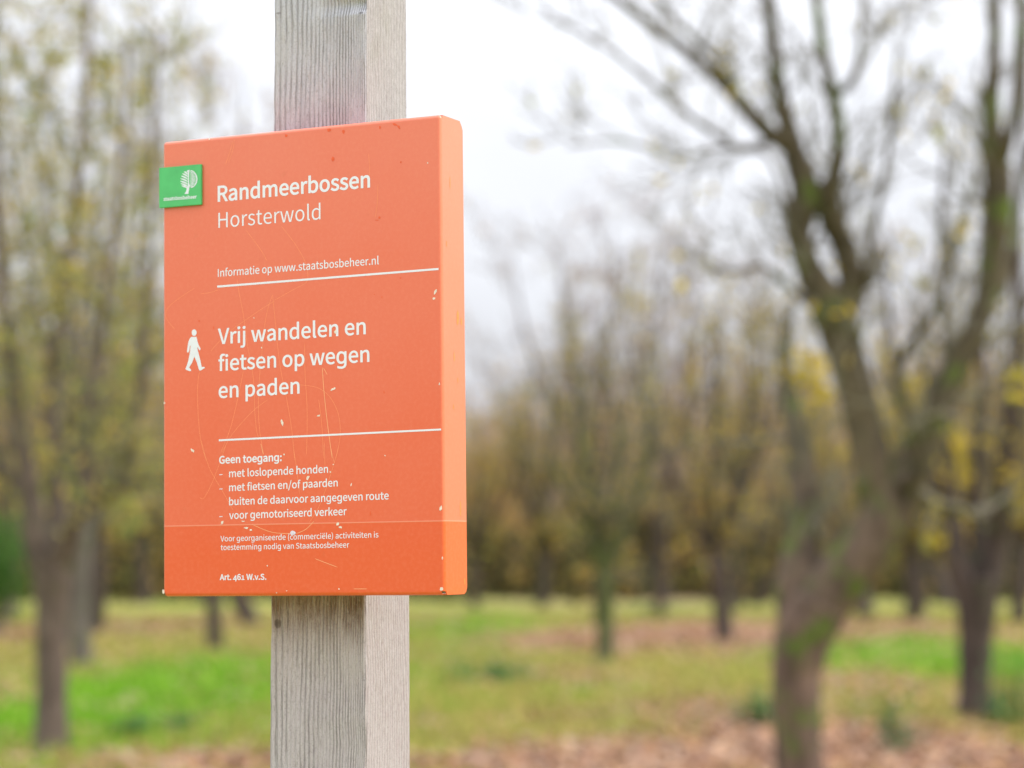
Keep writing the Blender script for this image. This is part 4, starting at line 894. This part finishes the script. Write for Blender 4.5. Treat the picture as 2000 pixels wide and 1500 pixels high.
# scratches, chips and paint runs
def z3(p): return zp(p, .24, 320, 540)
def z4(p): return zp(p, .16, 440, 420)
def z5(p): return zp(p, .31, 300, 860)
SC = [z3([(595, 20), (612, 130), (650, 330), (680, 560), (715, 740), (735, 900), (740, 1100), (760, 1280), (790, 1330), (810, 1440)]),
      z3([(900, 200), (800, 262), (700, 330), (560, 430), (450, 530), (380, 610)]),
      z3([(885, 150), (850, 250), (820, 400), (800, 600), (780, 800), (770, 1000), (775, 1200), (790, 1330)]),
      z3([(885, 150), (905, 350), (925, 560), (955, 780), (1000, 1000), (1040, 1240), (1065, 1500)]),
      z3([(290, 770), (275, 900), (278, 1100), (300, 1330), (345, 1500)]), z3([(650, 760), (600, 1000), (540, 1240), (460, 1440)]),
      z3([(850, 1000), (720, 1100), (560, 1280), (470, 1440)]), z3([(1145, 540), (1150, 800), (1165, 1050), (1165, 1300), (1160, 1450)]),
      z3([(1260, 1000), (1285, 1200), (1300, 1480)]), z3([(1100, 880), (1250, 905), (1350, 980), (1420, 1120), (1435, 1300), (1400, 1480)]),
      z3([(250, 95), (120, 180), (30, 260), (20, 340), (90, 430)]), z3([(300, 140), (370, 132), (440, 110)]),
      z4([(680, 130), (850, 350), (970, 560), (1005, 700), (990, 820), (850, 900), (600, 1040)]), z4([(250, 180), (430, 420), (510, 560)]),
      z5([(300, 0), (350, 170), (440, 330), (500, 440)]), z5([(460, 20), (380, 240), (320, 360), (290, 360)]), z5([(880, 40), (900, 170), (920, 340)]),
      z5([(1075, 0), (1080, 160)]), z5([(1170, 20), (1130, 170), (1050, 400), (980, 520)]), z5([(1115, 40), (1140, 150)]),
      [(455, 275), (448, 300), (440, 322)], [(458, 272), (455, 292), (446, 318)], [(720, 300), (722, 330), (721, 352)], [(738, 360), (737, 395), (733, 425)]]
SC2 = [z3([(1290, 740), (1300, 900), (1320, 1100), (1345, 1300), (1370, 1480)]), z3([(1300, 745), (1330, 800)]), z5([(1010, 510), (960, 560), (900, 588)]), z5([(900, 588), (750, 580), (620, 530)]),
       z5([(1015, 745), (1160, 800)]), z5([(1260, 936), (1345, 936)]), z5([(675, 20), (692, 90)])]
YS = -0.00006
def dense(p, n=6):
    q = curve_pts([(Vector((a, b_, 0)), 1) for a, b_ in p], n)
    return [(v.x, v.y) for v, _ in q]
flat_many('scratches', [stroke_px(dense(p), 0.7, YS) for p in SC], YS, [SCR])['kind'] = 'stuff'
flat_many('deep_scratches', [stroke_px(dense(p), 1.1, YS - .00003) for p in SC2], YS - .00003, [SCR2])['kind'] = 'stuff'
rc = random.Random(4)
def blob(cx, cy, w, h, ang, y, rough=0.35, n=11):
    out = []
    for k in range(n):
        t = 2 * math.pi * k / n; q = 1 + rc.uniform(-rough, rough)
        a, b_ = math.cos(t) * w / 2 * q, math.sin(t) * h / 2 * q
        out.append((cx + a * math.cos(ang) - b_ * math.sin(ang), cy + a * math.sin(ang) + b_ * math.cos(ang)))
    return poly_px(out, y)
YC = -0.00018
CH = [(850, 571, 5, 14, .5), (848, 583, 6, 6, 0), (650, 760, 12, 5, -.5), (551, 825, 4.5, 15, -.25), (622, 812, 8, 4, -.3), (376, 880, 12, 5, .8), (601, 933, 7, 10, .3), (599, 943, 4, 5, 0),
      (481, 1031, 9, 6, .2), (490, 1035, 7, 5, .6), (434, 1021, 6, 8, .5), (660, 1023, 7, 9, 0), (665, 1030, 7, 5, .2), (861, 993, 5, 12, .1), (655, 648, 5, 8, .2), (645, 922, 3, 4, 0), (555, 888, 3.5, 4, 0),
      (686, 946, 2.5, 8, .2), (321, 787, 4, 5, 0), (858, 750, 3, 6, 0), (522, 1105, 3, 3, 0), (475, 1018, 7, 3, 0), (496, 621, 2.5, 2.5, 0), (511, 679, 2.5, 3.5, 0), (752, 890, 3, 3, 0), (651, 907, 3, 3, 0),
      (862, 1150, 7, 7, .3), (864, 1090, 2.5, 7, 0), (319, 1156, 4, 12, 0), (409, 272, 4, 4, 0), (835, 318, 3, 3, 0), (560, 1154, 3, 2, 0), (540, 1158, 3, 3, 0), (662, 1150, 3, 3, 0)]
fill_mesh('paint_chips', [blob(c[0], c[1], c[2] * .85, c[3] * .85, c[4], YC) for c in CH], YC, [CHIP], sign)['kind'] = 'stuff'
fill_mesh('paint_chips', [blob(572, 1041, 11, 9, 0, YC, 0.12)], YC, [plain('pale_bird_dropping', (0.72, 0.66, 0.80), 0.5, 0.15, 500)], sign)
RN = [(559, 265, 6, 5, 0), (643, 254, 7, 6, 0), (671, 257, 5, 8, 0), (742, 249, 3, 6, 0), (771, 243, 10, 4, .3), (779, 248, 4, 8, -.5), (650, 311, 6, 9, 0), (783, 317, 3, 4, 0), (741, 425, 3.5, 5, 0), (736, 430, 8, 1.5, 0),
      (746, 580, 2, 3, 0), (782, 543, 3, 3, 0), (731, 575, 2, 2, 0), (389, 627, 3, 3, 0), (417, 640, 2, 6, 0), (750, 766, 2, 7, 0), (723, 1003, 2.5, 9, 0), (849, 1074, 3, 3, 0)]
fill_mesh('paint_runs', [blob(*c, YC, 0.25) for c in RN], YC, [RUN], sign)['kind'] = 'stuff'
# marks on the right flange
def on_flange(v, d, wv, wd):
    return [(d + math.cos(t) * wd * (1 + rc.uniform(-.3, .3)), v + math.sin(t) * wv * (1 + rc.uniform(-.3, .3))) for t in np.linspace(0, 6.28, 9)[:-1]]
mb = MB()
for (v, d, wv, wd) in ((0.375, .018, .006, .0008), (0.318, .010, .003, .0008), (0.252, .031, .006, .0028), (0.249, .038, .0035, .0015), (0.216, .023, .004, .0009), (0.195, .030, .0025, .0008), (0.170, .021, .003, .0008), (0.078, .033, .007, .0012), (.012, .04, .003, .001)):
    base = len(mb.v); lp = on_flange(v, d, wv, wd)
    mb.v += [Vector((0.00012, a, b_)) for a, b_ in lp]; mb.f.append(tuple(range(base, base + len(lp)))); mb.m.append(0)
mb.build('paint_runs', [plain('amber_paint_run', (0.80, 0.26, 0.05), 0.35, 0.15, 400)], sign, False, org=(0, 0, 0))
# two bolts that hold the tray to the post from inside
for zz in (0.09, 0.35):
    bb = MB(); bb.tube([Vector((-0.13, 0.0012, zz)), Vector((-0.13, 0.055, zz))], [0.004, 0.004], 8, 0, True)
    bb.build('bolt', [STEEL], sign, False, org=(0, 0, 0))

# ------------------------------------------------------------------ the post
YP = SD + 0.004
yawd = Vector((math.sin(R(25.51)), math.cos(R(25.51)), 0))          # straight back from the board
def back_hit(px, py):
    x, z = on_sign(px, py, YP); return SIGN_M @ Vector((x, YP, z))
def proj(P):
    q = P - Vector((0, 0, CAM_H)); f_ = q.y * cp + q.z * sp_; u_ = -q.y * sp_ + q.z * cp
    return 1000 + FPX * q.x / f_, 750 - FPX * u_ / f_
def depth_for(P, pxr):
    lo, hi = 0.0, 0.3
    for _ in range(40):
        mid = (lo + hi) / 2
        if proj(P + yawd * mid)[0] < pxr: lo = mid
        else: hi = mid
    return (lo + hi) / 2
KEY = [(1500, 526, 713.5, 802), (1200, 528, 713, 801), (240, 533.5, 713, 795.5), (0, 537, 713.5, 795)]
rows = []
for (py, a, c, r_) in KEY:
    C = back_hit(c, py); Lf = back_hit(a, py)
    rows.append((C.z, C, (C - Lf).length, depth_for(C, r_)))
lean = (rows[3][1] - rows[0][1]) / (rows[3][1].z - rows[0][1].z)
Zt = rows[3][0] + 0.045
def sect(z):
    zs = [r_[0] for r_ in rows]
    w = float(np.interp(z, zs, [r_[2] for r_ in rows])); d = float(np.interp(z, zs, [r_[3] for r_ in rows]))
    C = rows[0][1] + lean * (z - rows[0][1].z)
    return C, w, d
xd = Vector((math.cos(R(25.51)), -math.sin(R(25.51)), 0))
z_low = -0.25
nf_, ns_ = 64, 40
zsamp = list(np.arange(z_low, 1.30, 0.03)) + list(np.arange(1.30, Zt - 0.004, 0.002)) + [Zt]
pv, pf, uv = [], [], []
knotA = (back_hit(690, 12).z, 0.90); knotB = back_hit(650, 1462).z
for iz, z in enumerate(zsamp):
    C, w, d = sect(z)
    def rowpt(s_):
        # s_ runs 0..1 front (left to ridge), 1..2 right side, 2..3 back, 3..4 left side
        if s_ <= 1: p = C - xd * w * (1 - s_); nrm = -yawd; u = s_ * w
        elif s_ <= 2: p = C + yawd * d * (s_ - 1); nrm = xd; u = w + (s_ - 1) * d
        elif s_ <= 3: p = C + yawd * d - xd * w * (s_ - 2); nrm = yawd; u = w + d + (s_ - 2) * w
        else: p = C - xd * w + yawd * d * (4 - s_); nrm = -xd; u = 2 * w + d + (s_ - 3) * d
        k = 0.0008 * noise.noise(Vector((u * 60, z * 9, 1))) + 0.0004 * noise.noise(Vector((u * 300, z * 60, 4)))
        # worn corners
        e = min(s_ % 1, 1 - s_ % 1) * w
        k -= 0.0016 * max(0, 1 - e / 0.003) ** 2 * (1 + 0.7 * noise.noise(Vector((z * 45, round(s_), 0))))
        if s_ <= 1:
            # planed-out hollows round the knots
            q = ((u - w) / 0.040) ** 2 + ((z - knotA[0] - 0.002) / 0.007) ** 2
            k -= 0.0045 * math.exp(-q) if z > knotA[0] - 0.006 else 0.0045 * math.exp(-q * 2.2)
            t_ = (z - knotB - 0.010 * (1 - u / w)) / 0.010
            k -= 0.0022 * math.exp(-(t_ ** 2)) * min(1, max(0, (u / w - .25) * 2)) if t_ > 0 else 0.0022 * math.exp(-(t_ * 3) ** 2) * min(1, max(0, (u / w - .25) * 2))
            k += 0.0012 * noise.noise(Vector((u * 18, z * 22, 9)))
        return p + nrm * k, u
    tot = [i / nf_ for i in range(nf_)] + [1 + i / ns_ for i in range(ns_)] + [2 + i / 8 for i in range(8)] + [3 + i / 8 for i in range(8)]
    for s_ in tot:
        p, u = rowpt(s_)
        if iz == len(zsamp) - 1:  # weathered, slightly sloping top
            p = p - Vector((0, 0, 0.004 * noise.noise(p * 30)))
        pv.append(p); uv.append((u, z))
npr = nf_ + ns_ + 16
for i in range(len(zsamp) - 1):
    for j in range(npr):
        j2 = (j + 1) % npr
        pf.append((i * npr + j, i * npr + j2, (i + 1) * npr + j2, (i + 1) * npr + j))
ctop = sum((pv[-npr + j] for j in range(npr)), Vector()) / npr + Vector((0, 0, 0.012))
pv.append(ctop); uv.append((0.05, Zt)); last = len(pv) - 1; b0 = (len(zsamp) - 1) * npr
for j in range(npr): pf.append((b0 + j, b0 + (j + 1) % npr, last))
C0, w0, d0 = sect(0)
porg = Vector((C0.x, C0.y, 0)) - xd * w0 / 2 + yawd * d0 / 2
me = bpy.data.meshes.new('wooden_post'); me.from_pydata([tuple(p - porg) for p in pv], [], pf)
ul = me.uv_layers.new(name='UV')
per = []
for f in pf:
    for k, vi in enumerate(f):
        u, v_ = uv[vi]
        if vi != last and (vi % npr) == 0 and any(x % npr == npr - 1 for x in f if x != last): u = uv[vi + npr - 1][0] + 0.01
        per += [u, v_]
ul.data.foreach_set('uv', per)
me.polygons.foreach_set('use_smooth', [True] * len(pf))

m = N('weathered_softwood')
uvn = m.n('UVMap').outputs[0]
sep = m.n('SeparateXYZ'); m.l(uvn, sep.inputs[0]); U, Vv = sep.outputs[0], sep.outputs[1]
PW = rows[1][2]
low = m.noise(m.mapv(uvn, (7, 2.2, 1)), 1.0, 2, 0.5)
lowb = m.noise(m.mapv(uvn, (30, 9, 1)), 1.0, 3, 0.5)
wig = m.noise(m.mapv(uvn, (260, 22, 1)), 1.0, 3, 0.6)
# annual rings on the front face: wide on the left, close together towards the corner
arg = m.math('SUBTRACT', 1.0, m.math('MULTIPLY', U, 6.97))
phi = m.math('MULTIPLY', m.math('LOGARITHM', m.math('MAXIMUM', arg, 0.05), math.e), -21.1)
phi = m.math('ADD', phi, m.math('MULTIPLY', m.math('SUBTRACT', low, 0.5), 2.2))
phi = m.math('ADD', phi, m.math('MULTIPLY', m.math('SUBTRACT', lowb, 0.5), 0.9))
phi = m.math('ADD', phi, m.math('MULTIPLY', m.math('SUBTRACT', wig, 0.5), 0.5))
tri = m.math('ABSOLUTE', m.math('SUBTRACT', m.math('FRACT', phi), 0.5))       # 0.5 at the ring, 0 between
ringw = m.math('MULTIPLY', m.range(tri, 0.24, 0.49), m.range(m.noise(m.mapv(uvn, (60, 12, 1)), 1.0, 2), 0.3, 0.65, 0.2, 0.9))
# side face: broader soft bands
phs = m.math('ADD', m.math('MULTIPLY', U, 190.0), m.math('ADD', m.math('MULTIPLY', low, 7.0), m.math('MULTIPLY', lowb, 2.0)))
trs = m.math('ABSOLUTE', m.math('SUBTRACT', m.math('FRACT', phs), 0.5))
rings = m.math('MULTIPLY', m.range(trs, 0.15, 0.48), 0.42)
isfront = m.math('LESS_THAN', U, PW)
ring = m.math('ADD', m.math('MULTIPLY', isfront, ringw), m.math('MULTIPLY', m.math('SUBTRACT', 1.0, isfront), rings))
fib = m.noise(m.mapv(uvn, (1100, 60, 1)), 1.0, 5, 0.75)
cut = m.noise(m.mapv(uvn, (500, 130, 1)), 1.0, 4, 0.75)
spk = m.noise(m.mapv(uvn, (900, 500, 1)), 1.0, 3, 0.8)
tone = m.noise(m.mapv(uvn, (25, 5, 1)), 1.0, 3, 0.6)
cf = m.ramp(tone, [(0.3, (0.46, 0.465, 0.54)), (0.55, (0.56, 0.565, 0.64)), (0.75, (0.50, 0.53, 0.56))])
cs = m.ramp(tone, [(0.3, (0.40, 0.355, 0.37)), (0.7, (0.48, 0.45, 0.465))])
base = m.mix(isfront, cs, cf)
# brown rain-sheltered wood under the board, its contact shadow painted in; warmer lower down
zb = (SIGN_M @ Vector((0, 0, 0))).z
shel_shade = m.math('MULTIPLY', m.range(Vv, zb - 0.060, zb - 0.004), m.range(Vv, zb + 0.5, zb + 0.3))
shel_shade = m.math('MULTIPLY', shel_shade, m.range(m.noise(m.mapv(uvn, (110, 12, 1)), 1.0, 3), 0.3, 0.65, 0.35, 1.0))
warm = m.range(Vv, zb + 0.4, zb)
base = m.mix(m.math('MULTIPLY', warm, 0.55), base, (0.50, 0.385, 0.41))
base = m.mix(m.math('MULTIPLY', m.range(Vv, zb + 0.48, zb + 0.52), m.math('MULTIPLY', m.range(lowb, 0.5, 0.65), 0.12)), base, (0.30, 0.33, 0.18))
base = m.mix(m.math('MULTIPLY', m.math('MULTIPLY', shel_shade, isfront), 0.92), base, (0.140, 0.068, 0.046))
base = m.mix(m.math('MULTIPLY', ring, m.range(cut, 0.3, 0.65, 0.95, 0.5)), base, (0.15, 0.135, 0.14))
base = m.mix(m.range(cut, 0.52, 0.68, 0.0, 0.55), base, (0.20, 0.175, 0.175))
base = m.mix(m.range(cut, 0.46, 0.34, 0.0, 0.35), base, (0.70, 0.67, 0.70))
base = m.mix(m.math('MULTIPLY', m.range(fib, 0.42, 0.62), 0.45), base, (0.62, 0.60, 0.63))
base = m.mix(m.math('MULTIPLY', m.range(spk, 0.52, 0.70), 0.5), base, (0.10, 0.085, 0.075))
# knot on the left under the board, dark slits by the top knot
def spot(u, z, ru, rz):
    dx = m.math('DIVIDE', m.math('SUBTRACT', U, u), ru); dz = m.math('DIVIDE', m.math('SUBTRACT', Vv, z), rz)
    return m.range(m.math('ADD', m.math('MULTIPLY', m.math('SUBTRACT', cut, 0.5), 2.6), m.math('ADD', m.math('MULTIPLY', dx, dx), m.math('MULTIPLY', dz, dz))), 1.2, 0.3)
for (u, z, ru, rz, a) in ((0.0075, back_hit(544, 1218).z, 0.0042, 0.0050, 0.6), (PW - 0.007, back_hit(696, 26).z, 0.0025, 0.0012, 0.6), (0.005, back_hit(546, 26).z, 0.003, 0.0010, 0.5), (0.0015, back_hit(536, 50).z, 0.0010, 0.016, 0.6)):
    base = m.mix(m.math('MULTIPLY', spot(u, z, ru, rz), a), base, (0.05, 0.035, 0.028))
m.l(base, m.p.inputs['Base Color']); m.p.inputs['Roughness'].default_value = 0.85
m.p.inputs['Specular IOR Level'].default_value = 0.2
hgt = m.math('SUBTRACT', m.math('MULTIPLY', fib, 0.5), m.math('ADD', ring, m.math('MULTIPLY', spk, 0.3)))
m.bump(hgt, 0.9, 0.0016)
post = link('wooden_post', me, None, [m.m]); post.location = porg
tag(post, 'square weathered grey timber post standing upright behind the orange board', 'post')
